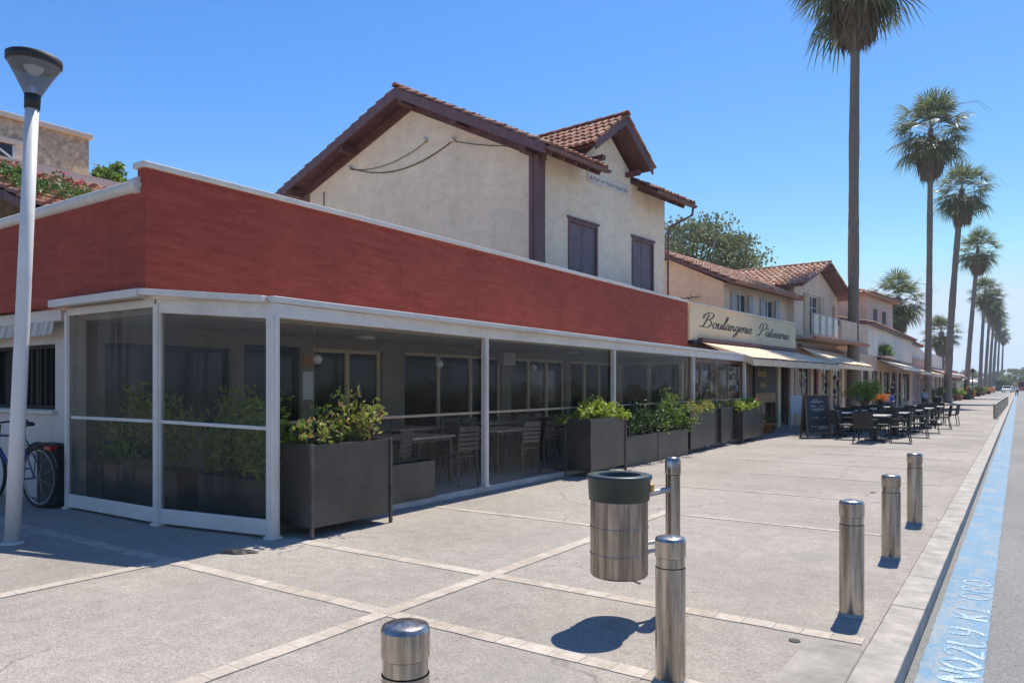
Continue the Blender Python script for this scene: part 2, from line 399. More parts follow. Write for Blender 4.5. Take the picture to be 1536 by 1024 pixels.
LEAF = dict(
 shrub=island('glossy_shrub_leaves', [(.06,.11,.02),(.14,.22,.03),(.22,.31,.05),(.09,.16,.025),(.30,.38,.09),(.08,.13,.025)], .45, .35),
 shrubred=island('leaves_with_red_tips', [(.12,.18,.03),(.26,.33,.05),(.40,.43,.08),(.42,.22,.09),(.16,.23,.03),(.44,.46,.12)], .45, .35),
 lime=island('lime_leaves', [(.14,.21,.02),(.30,.38,.035),(.40,.46,.06),(.2,.28,.03)], .45, .4),
 dark=island('deep_green_leaves', [(.02,.05,.012),(.04,.08,.02),(.07,.13,.03),(.03,.06,.02)], .5, .25),
 tree=island('tree_leaves', [(.11,.14,.07),(.17,.20,.09),(.24,.26,.12),(.13,.17,.08),(.34,.32,.18)], .6, .25),
 palm=island('palm_leaf_green', [(.09,.115,.045),(.13,.16,.06),(.20,.23,.10),(.11,.14,.055),(.32,.32,.19)], .45, .42),
 dead=island('dead_palm_frond', [(.18,.135,.09),(.25,.19,.125),(.14,.11,.075),(.31,.25,.17)], .85, .25),
 flower=island('pink_flowers', [(.6,.06,.12),(.7,.15,.2),(.5,.04,.06),(.75,.3,.3)], .7, .3),
 orange=island('orange_flowers', [(.75,.22,.03),(.8,.35,.05),(.6,.12,.02)], .7, .3),
 ivy=island('ivy_leaves', [(.04,.10,.02),(.08,.16,.03),(.14,.22,.05)], .5, .3),
)
def trunkmat():
    m, nt, b = nodes('palm_trunk_bark'); v = coords(nt)
    wv = N(nt, 'ShaderNodeTexWave', wave_type='BANDS', bands_direction='Z', Scale=3.1, Distortion=9, Detail=6); nt.links.new(v, wv.inputs['Vector'])
    c = ramp(nt, wv.outputs['Fac'], [(.1, (.19,.155,.125)), (.6, (.25,.205,.165)), (1, (.31,.26,.21))])
    c = mixc(nt, .7, c, ramp(nt, noise(nt, coords(nt,(1,1,.3)), 3, 8, .75), [(.3, (.6,.58,.55)), (.7, (1.1,1.1,1.1))]), 'MULTIPLY')
    nt.links.new(c, b.inputs['Base Color']); b.inputs['Roughness'].default_value = .95
    bump(nt, b, wv.outputs['Fac'], .35, .03); return m
M['ptrunk'] = trunkmat()
M['bark'] = plain('bark', (.13,.10,.07), .95, .3, 5, bmp=.6)
M['stem'] = plain('thin_brown_stems', (.14,.10,.06), .9, .2, 9)

# ------------------------------------------------------------------ generic builders
def holes_wall(mb, x, y0, y1, z0, z1, holes, t=.25, inward=-1):
    """wall in plane x (local), from y0..y1, z0..z1, outward +x; holes (ya,yb,za,zb)"""
    ys = sorted({y0, y1, *[h[0] for h in holes], *[h[1] for h in holes]})
    zs = sorted({z0, z1, *[h[2] for h in holes], *[h[3] for h in holes]})
    for i in range(len(ys)-1):
        for j in range(len(zs)-1):
            cy = (ys[i]+ys[i+1])/2; cz = (zs[j]+zs[j+1])/2
            if any(h[0] < cy < h[1] and h[2] < cz < h[3] for h in holes): continue
            mb.quad((x,ys[i],zs[j]), (x,ys[i+1],zs[j]), (x,ys[i+1],zs[j+1]), (x,ys[i],zs[j+1]))
    for a, b, c, d in holes:
        xi = x-t
        mb.quad((x,a,c),(xi,a,c),(xi,a,d),(x,a,d)); mb.quad((x,b,c),(x,b,d),(xi,b,d),(xi,b,c))
        mb.quad((x,a,d),(xi,a,d),(xi,b,d),(x,b,d)); mb.quad((x,a,c),(x,b,c),(xi,b,c),(xi,a,c))
def window(parent, x, a, b, c, d, fmat, gmat, nm=1, rails=(), fw=.06, name='window', label=None):
    """framed window set at depth x in the opening a..b,c..d (local y,z); pane is its child"""
    m = MB()
    m.box(x-.04,a,c, x+.02,a+fw,d); m.box(x-.04,b-fw,c, x+.02,b,d)
    m.box(x-.04,a+fw,c, x+.02,b-fw,c+fw); m.box(x-.04,a+fw,d-fw, x+.02,b-fw,d)
    for k in range(1, nm+1):
        yy = a+(b-a)*k/(nm+1); m.box(x-.035,yy-fw*.5,c+fw, x+.015,yy+fw*.5,d-fw)
    for z in rails: m.box(x-.03,a+fw,z-.02, x+.01,b-fw,z+.02)
    w = m.build(name, fmat, parent, label=label)
    MB().box(x-.03,a+fw*.5,c+fw*.5, x-.015,b-fw*.5,d-fw*.5).build('pane', gmat, w)
    return w
def tiles(mb, o, u, d, nrm, wu, ld, skip=None, tw=.21, tl=.38, rr=None):
    """barrel tiles on plane: origin o (ridge side), unit u along ridge, unit d downslope, normal; extents wu, ld"""
    rr = rr or random.Random(3); o = Vector(o); u = Vector(u).normalized(); d = Vector(d).normalized(); nn = Vector(nrm).normalized()
    nc = max(1, round(wu/tw)); nr = max(1, round(ld/tl)); tw = wu/nc; tl = ld/nr
    for i in range(nc):
        for j in range(nr):
            cx = (i+.5)*tw; y0 = j*tl; y1 = (j+1)*tl+.05
            pc = o+u*cx+d*(y0+tl/2)
            if skip and skip(pc): continue
            h0 = .0+rr.uniform(-.006,.006); h1 = .035+rr.uniform(-.01,.012); sk = rr.uniform(-.012,.012)
            vs = []
            for (yy, h, r_) in ((y0, h0, tw*.36), (y1, h1, tw*.42)):
                for k in range(6):
                    a = PI*k/5
                    vs.append(o+u*(cx+sk*(yy-y0)/tl - r_*math.cos(a))+d*yy+nn*(h+r_*.9*math.sin(a)))
            # underside lip at lower end
            fs = [(k, k+1, 7+k, 6+k) for k in range(5)] + [(6,7,8,9,10,11)]
            mb.add(vs, fs)
            # channel
            vs = [o+u*(cx+tw*.25)+d*y0+nn*(.03+h0), o+u*(cx+tw*.75)+d*y0+nn*(.03+h0), o+u*(cx+tw*.75)+d*y1+nn*(.06+h0), o+u*(cx+tw*.25)+d*y1+nn*(.06+h0),
                  o+u*(cx+tw*.5)+d*y0+nn*(-.0+h0), o+u*(cx+tw*.5)+d*y1+nn*(.02+h0)]
            mb.add(vs, [(0,4,5,3),(4,1,2,5)])
def ridge_caps(mb, p, q, r=.12, rr=None):
    rr = rr or random.Random(5); p = Vector(p); q = Vector(q); L = (q-p).length; n = max(1, int(L/.38)); d = (q-p)/n
    sd = d.normalized().cross(Vector((0,0,1))).normalized()
    for i in range(n):
        a = p+d*i; b = a+d*1.12; vs = []
        for (c, s_) in ((a, .9), (b, 1.08)):
            for k in range(7):
                t = PI*k/6
                vs.append(c+sd*(-r*s_*math.cos(t))+Vector((0,0,1))*(r*.8*s_*math.sin(t)+rr.uniform(-.003,.003)))
        mb.add(vs, [(k, k+1, 8+k, 7+k) for k in range(6)]+[(0,1,2,3,4,5,6)])
def leaf(mb, p, size, rr, up=.3, asp=.5):
    a = Vector((rr.gauss(0,1), rr.gauss(0,1), rr.gauss(0,1)+up)).normalized()
    b = a.cross(Vector((rr.gauss(0,1), rr.gauss(0,1), rr.gauss(0,1)))).normalized()
    s = size*rr.uniform(.6,1.25); c = a.cross(b)*s*.12
    p = Vector(p)
    mb.add([p-a*s*.5, p+b*s*asp*.5+c, p+a*s*.5, p-b*s*asp*.5+c], [(0,1,2,3)])
def foliage(mb, clumps, n, size, rr, up=.3, asp=.5, shell=.55):
    for (c, r) in clumps:
        c = Vector(c)
        for _ in range(n):
            d = Vector((rr.gauss(0,1), rr.gauss(0,1), rr.gauss(0,1))).normalized()
            q = rr.random()**shell
            leaf(mb, c+Vector((d.x*r[0]*q, d.y*r[1]*q, d.z*r[2]*q)), size, rr, up, asp)
def shrub(loc, L, W, H, mat, label, seed, cat='shrub', n=16, per=40, size=.075, group=None, flowers=None, name='shrub', rise=.25):
    """leafy shrub on a strip L (y) by W (x), height H above loc"""
    rr = random.Random(seed); t = thing(name, label, cat, loc, 0, group)
    st = MB(); lf = MB()
    for i in range(n):
        bx = rr.uniform(-W/3, W/3); by = rr.uniform(-L/2.3, L/2.3)
        tx = bx+rr.gauss(0, W*.22); ty = by+rr.gauss(0, L*.1); tz = H*rr.uniform(rise, 1)*(1-.35*abs(ty)/(L/2+.01))
        mid = ((bx+tx)/2+rr.uniform(-.04,.04), (by+ty)/2+rr.uniform(-.04,.04), tz*.55)
        st.tube([(bx*.5,by*.8,-.03), mid, (tx,ty,tz)], [.012,.008,.004], 5)
        for q in (.5,.7,.85,1):
            cx = mid[0]+(tx-mid[0])*(q-.5)*2; cy = mid[1]+(ty-mid[1])*(q-.5)*2; cz = mid[2]+(tz-mid[2])*(q-.5)*2
            foliage(lf, [((cx,cy,cz), (.10+W*.14,.10+L*.06,.075+H*.09))], per//4, size, rr, .5)
    st.build('stems', M['stem'], t); lf.build('leaves', mat, t)
    if flowers:
        fl = MB()
        for i in range(flowers[1]):
            foliage(fl, [((rr.uniform(-W/2,W/2), rr.uniform(-L/2,L/2), H*rr.uniform(.1,.85)), (.035,.035,.03))], 9, .045, rr, .4, .9)
        fl.build('flowers', flowers[0], t)
    return t
def tree(loc, trunk_h, cr, cz, label, seed, leafm, n=34, per=130, size=.3, name='tree', cat='tree', group=None, open_=.0, tr=.2):
    rr = random.Random(seed); t = thing(name, label, cat, loc, 0, group)
    tb = MB(); lf = MB()
    top = Vector((rr.uniform(-.3,.3), rr.uniform(-.3,.3), trunk_h))
    tb.tube([(0,0,-.2),(top.x*.4,top.y*.4,trunk_h*.5), tuple(top)], [tr*1.3,tr,tr*.8], 9)
    for i in range(n):
        th = rr.uniform(0, 2*PI); ph = math.acos(rr.uniform(-.75, 1)); q = rr.uniform(.45, .95)
        c = Vector((math.sin(ph)*math.cos(th)*cr[0]*q, math.sin(ph)*math.sin(th)*cr[1]*q, cz+math.cos(ph)*cr[2]*q))
        mid = top.lerp(c, .5)+Vector((rr.uniform(-.2,.2),rr.uniform(-.2,.2),rr.uniform(0,.3)))
        tb.tube([tuple(top.lerp(Vector((0,0,trunk_h*.8)), rr.random())), tuple(mid), tuple(c)], [tr*.4,tr*.22,tr*.06], 5)
        s = rr.uniform(.22,.42)
        foliage(lf, [(c, (cr[0]*s, cr[1]*s, cr[2]*s*.75))], per, size, rr, .3, .6, .6)
    tb.build('trunk', M['bark'], t, smooth=True); lf.build('crown', leafm, t)
    return t

# ------------------------------------------------------------------ world, sun, camera
SUN = Vector((-.03, .53, 1)).normalized()
w = bpy.data.worlds.new('World'); S.world = w; w.use_nodes = True
nt = w.node_tree; bg = nt.nodes['Background']
sky = nt.nodes.new('ShaderNodeTexSky'); sky.sky_type = 'NISHITA'; sky.sun_disc = False
sky.sun_elevation = math.asin(SUN.z); sky.sun_rotation = math.atan2(SUN.x, SUN.y)
sky.air_density = .88; sky.dust_density = .15; sky.ozone_density = 2.5; sky.altitude = 0
hs_ = nt.nodes.new('ShaderNodeHueSaturation'); hs_.inputs['Saturation'].default_value = 1.3; hs_.inputs['Value'].default_value = 1.0
nt.links.new(sky.outputs[0], hs_.inputs['Color']); tn_ = mixc(nt, 1.0, hs_.outputs[0], (1.03,.925,.99), 'MULTIPLY')
mn_ = nt.nodes.new('ShaderNodeVectorMath'); mn_.operation = 'MINIMUM'; mn_.inputs[1].default_value = (3.5,4.3,5.4); nt.links.new(tn_, mn_.inputs[0])
nt.links.new(mn_.outputs[0], bg.inputs['Color']); bg.inputs['Strength'].default_value = .125
sl = bpy.data.lights.new('sun', 'SUN'); sl.energy = 4.0; sl.angle = R(.55); sl.color = (1, .945, .83)
so = bpy.data.objects.new('sun', sl); C.objects.link(so); so.rotation_euler = (-SUN).to_track_quat('-Z', 'Y').to_euler(); so.location = (0,0,60)
cd = bpy.data.cameras.new('camera'); cam = bpy.data.objects.new('camera', cd); C.objects.link(cam); S.camera = cam
cd.sensor_width = 36; cd.lens = 1110/1536*36; cd.shift_y = 66/1536; cd.clip_end = 6000; cd.clip_start = .05
cam.location = (0, 0, 1.6); cam.rotation_euler = (R(90), 0, R(34.4))
S.view_settings.view_transform = 'Standard'; S.view_settings.look = 'None'; S.view_settings.exposure = .66; S.view_settings.gamma = 1

# ------------------------------------------------------------------ ground
struct(MB().quad((-1400,-1400,-.16),(1400,-1400,-.16),(1400,1400,-.16),(-1400,1400,-.16)).build('ground', M['ground']))
struct(MB().quad((-.56,-60,-.12),(11,-60,-.12),(11,900,-.12),(-.56,900,-.12)).build('road', M['road']))
pv = MB().box(-45,-40,-.3,-.77,420,0); struct(pv.build('pavement', M['paving']))
kb = MB(); y = -12.0
kr = random.Random(2)
while y < 300:
    L = 1.0 if y < 60 else 6
    j = kr.uniform(-.002,.002)
    kb.box(-.765,y+.0015,-.3,-.55+j,y+L-.0015,.010+kr.uniform(-.002,.002)); y += L
struct(kb.build('kerb', M['kerb'], bevel=.008))
struct(MB().box(-.766,-12,-.31,-.562,300,-.0).build('kerb_joint', M['joint']))
# rough concrete apron strip beside the kerb
struct(MB().quad((-1.10,-4,.004),(-.775,-4,.004),(-.775,4.9,.004),(-1.10,4.9,.004)).build('pavement_patch', M['patch']))
bands = MB(); br = random.Random(9)
def band_x(Y, x0, x1, wd=.13):
    x = x0
    while x < x1:
        L = br.uniform(.17,.23); h = .005+br.uniform(0,.001)
        e = min(x+L-.003, x1)
        bands.box(x, Y-wd/2+br.uniform(-.004,.004), -.01, e, Y+wd/2+br.uniform(-.004,.004), h); x += L
def band_y(X, y0, y1, wd=.13):
    y = y0
    while y < y1:
        L = br.uniform(.17,.23)
        bands.box(X-wd/2+br.uniform(-.004,.004), y, -.01, X+wd/2+br.uniform(-.004,.004), min(y+L-.003,y1), .008+br.uniform(0,.001)); y += L
YB = [3.8,5.05,7.5,8.75,11.2,13.6,16,18.4,20.8,23.2,25.6,28,30.4]
for Y in YB:
    if Y < 6: band_x(Y, -6.35, -.8)
    elif Y == 7.5: band_x(Y, -6.35, -3.9, .09)
    elif Y == 8.75: band_x(Y, -3.6, -1.2, .08)
    else: band_x(Y, -4.6+br.uniform(-.8,.8), -1.0, .05)
band_x(3.8,-11,-6.42); band_x(35.2,-6.3,-1,.06); band_x(40,-6.3,-1,.06)
band_y(-3.67,-2,8.9); band_y(-6.38,-2,3.9)
struct(bands.build('paving_bands', M['band']))
# blue parking line on the road
bl = MB(); er = random.Random(15); y = -8.0; xa, xb = -.5, -.17
while y < 190:
    st_ = .05 if 2 < y < 16 else (.4 if y < 50 else 4)
    na, nb_ = -.5+er.gauss(0,.0025), -.17+er.gauss(0,.0025)
    bl.quad((xa,y,-.115),(xb,y,-.115),(nb_,y+st_,-.115),(na,y+st_,-.115)); xa, xb = na, nb_; y += st_
struct(bl.build('blue_road_line', M['blue']))
def text_mesh(name, s, size, mat, parent=None, loc=(0,0,0), rot=(0,0,0), ext=.003, align='LEFT', xs=1):
    cu = bpy.data.curves.new(name+'_c', 'FONT'); cu.body = s; cu.size = size; cu.extrude = ext; cu.align_x = align
    cu.resolution_u = 3
    tmp = bpy.data.objects.new('tmp', cu); C.objects.link(tmp)
    bpy.context.view_layer.update()
    me = bpy.data.meshes.new_from_object(tmp.evaluated_get(bpy.context.evaluated_depsgraph_get()))
    bpy.data.objects.remove(tmp); me.materials.clear(); me.materials.append(mat); me.name = name
    mat4 = Matrix.Translation(Vector(loc)) @ Matrix.Rotation(rot[2],4,'Z') @ Matrix.Rotation(rot[0],4,'X') @ Matrix.Diagonal((xs,1,1,1))
    me.transform(mat4)
    o = bpy.data.objects.new(name, me); C.objects.link(o)
    if parent is not None: o.parent = parent
    return o
kz_ = [0]
def stroke_glyphs(mb, paths, T, nib, thick=.004):
    """calligraphic ribbon strokes; paths list of point lists in glyph plane, T maps (x,y)->3D"""
    for pts in paths:
        P = [pts[0]]+list(pts)+[pts[-1]]; out = []
        for i in range(1, len(P)-2):
            p0, p1, p2, p3 = P[i-1], P[i], P[i+1], P[i+2]
            for k in range(7):
                t = k/7; t2 = t*t; t3 = t2*t
                out.append(tuple(.5*((2*p1[a])+(-p0[a]+p2[a])*t+(2*p0[a]-5*p1[a]+4*p2[a]-p3[a])*t2+(-p0[a]+3*p1[a]-3*p2[a]+p3[a])*t3) for a in (0,1)))
        out.append(tuple(pts[-1]))
        T0 = Vector(T(0,0)); nz = (Vector(T(1,0))-T0).cross(Vector(T(0,1))-T0).normalized()*.00025
        for a, b in zip(out[:-1], out[1:]):
            kz_[0] = (kz_[0]+1) % 7
            dx, dy = b[0]-a[0], b[1]-a[1]; L = math.hypot(dx, dy) or 1; px, py = -dy/L, dx/L
            # thick on down strokes, thin on cross strokes
            wv = nib*(.32+.68*abs(dy)/L)
            q = [(a[0]+px*wv,a[1]+py*wv),(a[0]-px*wv,a[1]-py*wv),(b[0]-px*wv,b[1]-py*wv),(b[0]+px*wv,b[1]+py*wv)]
            mb.add([Vector(T(*c))+nz*kz_[0] for c in q], [(0,1,2,3)])
# road lettering along the blue line
RG = {'N':[[(0,0),(0,1)],[(0,1),(.7,0)],[(.7,0),(.7,1)]],'O':[[(.35,0),(0,.3),(0,.7),(.35,1),(.7,.7),(.7,.3),(.35,0)]],
      'Z':[[(0,.8),(.3,1),(.65,.8),(.5,.45),(0,0)],[(0,0),(.7,0)]],'L':[[(.1,1),(.05,.4),(.2,0),(.6,.05)]],'Y':[[(0,1),(.1,.5),(.5,.45)],[(.6,1),(.55,.3),(.2,0)]],
      'K':[[(.1,0),(.15,1)],[(.7,1),(.2,.5)],[(.25,.55),(.7,0)]],'I':[[(.2,0),(.25,1)],[(0,0),(.5,0)]],'G':[[(.7,.8),(.35,1),(0,.6),(.1,.1),(.5,0),(.7,.3),(.4,.45)]]}
rl = MB(); yy = 5.0
for ch in 'NOZLY KI OGO':
    if ch != ' ':
        def T(x, y_, yy=yy): return (-.29-(y_-.5)*.21-.01*x, yy+x*.235, -.113)
        stroke_glyphs(rl, RG[ch], T, .115)
    yy += .24 if ch != ' ' else .17
struct(rl.build('road_lettering', M['white_paint']))

# ------------------------------------------------------------------ restaurant building with red parapet
rb = thing('restaurant_building', 'low restaurant with long dark red parapet wall above its terrace', 'building', (-8.2,4.6,0))
def W(mb, name, mat, **k): return mb.build(name, mat, rb, world=True, **k)
W(MB().prism([(-8.2,4.59,2.64),(-8.2,21.31,2.64),(-8.2,21.31,4.08),(-8.2,4.59,4.08)], (-.16,0,0)), 'parapet', M['red'])
W(MB().box(-17,4.59,2.64,-8.363,4.74,3.86), 'parapet', M['red'])
W(MB().box(-8.40,4.55,4.082,-8.16,21.33,4.15), 'coping', M['white_metal'], bevel=.01)
W(MB().tube([(-17,4.6,3.90),(-8.42,4.6,3.90)], .075, 14), 'coping', M['white_metal'], smooth=True)
W(MB().tube([(-8.42,4.6,3.90),(-8.30,4.6,3.90)], .095, 16).tube([(-8.30,4.6,3.9),(-8.28,4.6,3.9)], .03, 10), 'pipe_end', M['white_metal'])
W(MB().box(-17,4.9,2.46,-8.37,21.3,2.9), 'roof', M['ceil'])
# main front wall left of terrace with window
mw = MB()
# build wall facing -y : use holes_wall in rotated frame via manual transform
tmp = MB(); holes_wall(tmp, 0, 10.4, 17, 0, 2.64, [(11.05,13.3,1.26,2.18)], .2)
mw.v = [(-p[1], 4.9-p[0], p[2]) for p in tmp.v]; mw.f = tmp.f
W(mw, 'wall', M['white_wall'])
fr = MB(); a, b, c, d = -13.3, -11.05, 1.26, 2.18
for (x0, x1) in ((a,a+.05),(b-.05,b),(-12.4,-12.36),(-11.75,-11.71),(-12.0,-11.98),(-11.4,-11.385)): fr.box(x0,5.0,c,x1,5.05,d)
fr.box(a,4.995,c,b,5.055,c+.05); fr.box(a,4.995,d-.05,b,5.055,d)
wf = W(fr, 'window', M['dark'])
MB().box(a,5.07,c,b,5.08,d).build('pane', M['darkglass'], wf, world=True)
W(MB().box(-13.4,4.82,1.20,-10.98,5.0,1.255), 'window_sill', M['white_metal'], bevel=.008)
# lintel / small striped awning over window
W(MB().box(-15,4.70,2.46,-10.45,4.898,2.62), 'awning_box', M['white_metal'], bevel=.01)
aw = MB(); n = 44
for i in range(n):
    x0 = -15+4.35*i/n; x1 = -15+4.35*(i+1)/n; o0 = .012*math.sin(i*1.3); o1 = .012*math.sin((i+1)*1.3)
    aw.quad((x0,4.70+o0,2.46),(x1,4.70+o1,2.46),(x1,4.66+o1*2,2.28+.012*math.cos(i*2.2)),(x0,4.66+o0*2,2.28+.012*math.cos((i-1)*2.2)))
W(aw, 'awning_valance', M['stripe_grey'])
W(MB().box(-10.42,4.75,0,-10.24,4.93,2.50), 'corner_pillar', M['white_metal'], bevel=.01)
# inner (back) wall of the terrace, X=-10.5
hol = [(5.3,7.3,.9,2.2),(7.55,8.7,0.05,2.28),(9.0,10.75,.05,2.28),(11.4,14.9,.35,2.3),(15.3,18.0,.35,2.3),(18.3,21.1,.35,2.3)]
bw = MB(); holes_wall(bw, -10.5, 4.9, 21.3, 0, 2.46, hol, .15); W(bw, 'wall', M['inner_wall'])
for i, (a,b,c,d) in enumerate(hol):
    # windows with beige frames
    m = MB(); x = -10.6; fw = .07; nm = 2 if b-a > 1.8 else 1
    m.box(x-.03,a,c,x+.03,a+fw,d); m.box(x-.03,b-fw,c,x+.03,b,d); m.box(x-.03,a+fw,c,x+.03,b-fw,c+fw); m.box(x-.03,a+fw,d-fw,x+.03,b-fw,d)
    for k in range(1, nm+1):
        yy = a+(b-a)*k/(nm+1); m.box(x-.025,yy-.05,c+fw,x+.035,yy+.05,d-fw)
    f_ = W(m, 'door' if c < .1 else 'window', M['sign'] if i > 1 else M['dark'])
    MB().box(x-.02,a+.02,c+.02,x-.01,b-.02,d-.02).build('pane', M['darkglass'], f_, world=True)
W(MB().box(-10.49,14.7,2.1,-10.3,15.2,2.4), 'air_vent', M['white_metal'])
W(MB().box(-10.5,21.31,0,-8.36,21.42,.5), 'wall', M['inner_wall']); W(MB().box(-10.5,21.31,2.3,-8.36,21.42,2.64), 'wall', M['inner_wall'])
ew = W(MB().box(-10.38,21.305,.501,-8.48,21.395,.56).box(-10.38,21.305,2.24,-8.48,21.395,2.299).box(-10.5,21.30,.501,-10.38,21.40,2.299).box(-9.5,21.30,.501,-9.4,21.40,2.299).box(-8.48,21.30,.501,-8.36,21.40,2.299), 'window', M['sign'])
MB().box(-10.45,21.36,.501,-8.4,21.38,2.299).build('pane', M['darkglass'], ew, world=True)
# wall lamps and notices on the inner wall
W(MB().box(-10.495,8.74,1.35,-10.48,8.97,1.85), 'notice', M['whitepaint'])
W(MB().box(-10.495,8.74,1.95,-10.47,8.97,2.15), 'notice', M['orangewood'])

# ------------------------------------------------------------------ terrace enclosure
te = thing('terrace_enclosure', 'white framed terrace enclosure with clear and tinted roll screens under the red parapet', 'enclosure', (-6.6,5,0))
def E(mb, name, mat, **k): return mb.build(name, mat, te, world=True, **k)
P0 = (-6.42,4.96); PL = (-8.12,4.70); PW = (-10.2,4.68)
PY = [8.95,13.25,17.7,22.0]; PX = [-6.62,-6.64,-6.68,-6.72]
# plinth / floor
E(MB().prism([(-6.60,6.7,0),(-6.70,22.1,0),(-10.5,22.1,0),(-10.5,5.1,0),(-7.2,5.1,0)], (0,0,.085)), 'floor', M['concrete_plinth'], bevel=.008)
def post(x, y, z0, z1, w=.085):
    m = MB().box(x-w/2,y-w/2,z0,x+w/2,y+w/2,z1).box(x-w/2-.012,y-.02,z0,x+w/2+.012,y+.02,z1-.001)
    m.box(x-w/2-.02,y-w/2-.02,z0,x+w/2+.02,y+w/2+.02,z0+.03)
    return E(m, 'post', M['white_metal'], bevel=.005)
post(*P0, 0, 2.34, .10); post(*PL, 0, 2.53, .09); post(*PW, 0, 2.55, .07)
for x, y in zip(PX, PY): post(x, y, .085, 2.34)
# fascia beams
def beam(a, b, za, zb, h, t=.09, name='fascia', mat='white_metal'):
    a = Vector((*a, za)); b = Vector((*b, zb)); d = (b-a); sd = Vector((d.y,-d.x,0)).normalized()*t/2
    m = MB(); vs = [a-sd,a+sd,b+sd,b-sd]; vs = vs+[v+Vector((0,0,h)) for v in vs]
    m.add(vs, [(3,2,1,0),(4,5,6,7),(0,1,5,4),(1,2,6,5),(2,3,7,6),(3,0,4,7)])
    return E(m, name, M[mat], bevel=.008)
prev = P0
for i, (x, y) in enumerate(zip(PX, PY)):
    beam((prev[0], prev[1]+(.001 if i else -.045)), (x, y-.001 if i < 3 else y+.06), 2.31, 2.31, .15, .10)
    prev = (x, y)
beam((P0[0]+.00,P0[1]-.05), (PX[3]-.01,22.10), 2.462, 2.462, .065, .15, 'gutter')
beam((PL[0]-.06,4.53), (P0[0]-.03,P0[1]-.08), 2.625, 2.46, .070, .10, 'gutter')
beam((PL[0],PL[1]), (P0[0]-.055,P0[1]-.01), 2.43, 2.30, .19, .06)
beam((PW[0]-.1,4.53), (PL[0]-.065,4.53), 2.60, 2.60, .095, .11, 'gutter')
beam((PW[0],PW[1]), (PL[0]-.05,PL[1]), 2.50, 2.50, .1, .05)
# roof (sloping lean-to sheet from parapet to the gutter)
E(MB().add([(-8.36,4.60,2.645),(-6.40,4.86,2.475),(-6.68,22.1,2.475),(-8.36,22.1,2.645),(-8.36,4.60,2.60),(-6.45,4.90,2.45),(-6.70,22.1,2.45),(-8.36,22.1,2.60)],
     [(0,1,2,3),(7,6,5,4),(0,4,5,1),(1,5,6,2),(2,6,7,3),(3,7,4,0)]), 'roof', M['ceil'])
E(MB().box(-10.2,4.70,2.56,-8.37,4.885,2.63), 'roof', M['ceil'])
for i, (x, y) in enumerate(((-7.4,7.4),(-7.4,10.4),(-7.5,13.8),(-9.4,9.2),(-9.4,12.6),(-9.4,16.4),(-7.6,17.6))):
    z = 2.645-.0868*(x+8.36)-.055 if x > -8.4 else 2.455
    E(MB().lathe([(.0,0),(.15,0),(.17,.02),(.16,.05),(0,.05)], (x,y,z-.05), 20), 'ceiling_light', M['whitepaint'])
# side boards
beam(PL, (P0[0]-.055,P0[1]-.01), .03, .03, .17, .035, 'bottom_board')
beam(PW, (PL[0]-.05,PL[1]), .03, .03, .17, .035, 'bottom_board')
beam(PL, (P0[0]-.055,P0[1]-.01), 1.17, 1.13, .04, .03, 'handrail')
beam((PW[0]+.1,PW[1]), (PL[0]-.05,PL[1]), 1.17, 1.17, .04, .03, 'handrail')
# handrail along the front
beam((-6.70,5.2), (-6.76,21.9), 1.17, 1.19, .035, .03, 'handrail', 'wood')
# screens
def screen(a, b, z0, z1, z1b, mat, off=0):
    m = MB(); a = Vector((*a,0)); b = Vector((*b,0)); n = 14
    d = (b-a); sd = Vector((d.y,-d.x,0)).normalized()
    for i in range(n):
        t0 = i/n; t1 = (i+1)/n
        def P(t, z): return a+d*t+sd*(off+.006*math.sin(t*17+z))+Vector((0,0,z))
        for (q0, q1) in ((0,.5),(.5,1)):
            zt0 = z0+(z1+(z1b-z1)*t0-z0)*q1; zb0 = z0+(z1+(z1b-z1)*t0-z0)*q0
            zt1 = z0+(z1+(z1b-z1)*t1-z0)*q1; zb1 = z0+(z1+(z1b-z1)*t1-z0)*q0
            m.quad(P(t0,zb0),P(t1,zb1),P(t1,zt1),P(t0,zt0))
    return E(m, 'screen', M[mat])
screen(PL, (P0[0]-.05,P0[1]), .2, 2.43, 2.32, 'vinyl_tint', .0)
screen((PW[0]+.03,PW[1]), (PL[0]-.04,PL[1]), .2, 2.5, 2.5, 'vinyl_tint', .0)
prev = (P0[0]-.24, P0[1]+.15)
for i, (x, y) in enumerate(zip(PX, PY)):
    screen((prev[0],prev[1]+.05), (x-.03,y-.05), .09, 2.33, 2.33, 'vinyl'); prev = (x-.03, y)

# ------------------------------------------------------------------ planters
def planter(x0, y0, x1, y1, h, label, group, legs=True, z=0, name='planter'):
    cx, cy = (x0+x1)/2, (y0+y1)/2
    t = thing(name, label, 'planter', (cx,cy,z), 0, group)
    hx, hy = (x1-x0)/2, (y1-y0)/2; zb = .11 if legs else .0
    m = MB(); tt = .012
    m.box(hx-tt,-hy+tt,zb,hx,hy-tt,h); m.box(-hx,-hy+tt,zb,-hx+tt,hy-tt,h)
    m.box(-hx,-hy,zb,hx,-hy+tt,h); m.box(-hx,hy-tt,zb,hx,hy,h); m.box(-hx+tt,-hy+tt,zb,hx-tt,hy-tt,zb+tt)
    m.build('box', M['planter'], t, bevel=.004)
    if legs:
        for sx in (-1,1):
            for sy in (-1,1):
                MB().box(sx*(hx+.004)-.017,sy*(hy+.004)-.017,0,sx*(hx+.004)+.017,sy*(hy+.004)+.017,h+.008).build('leg', M['planter_edge'], t, bevel=.003)
    MB().box(-hx+tt,-hy+tt,h-.09,hx-tt,hy-tt,h-.05).build('soil', M['soil'], t)
    return t
PG = 'dark metal planter boxes along the terrace'
planter(-6.58,5.18,-6.07,6.34,.98,'large dark planter box on legs beside the white corner post, holding a leggy shrub', PG)
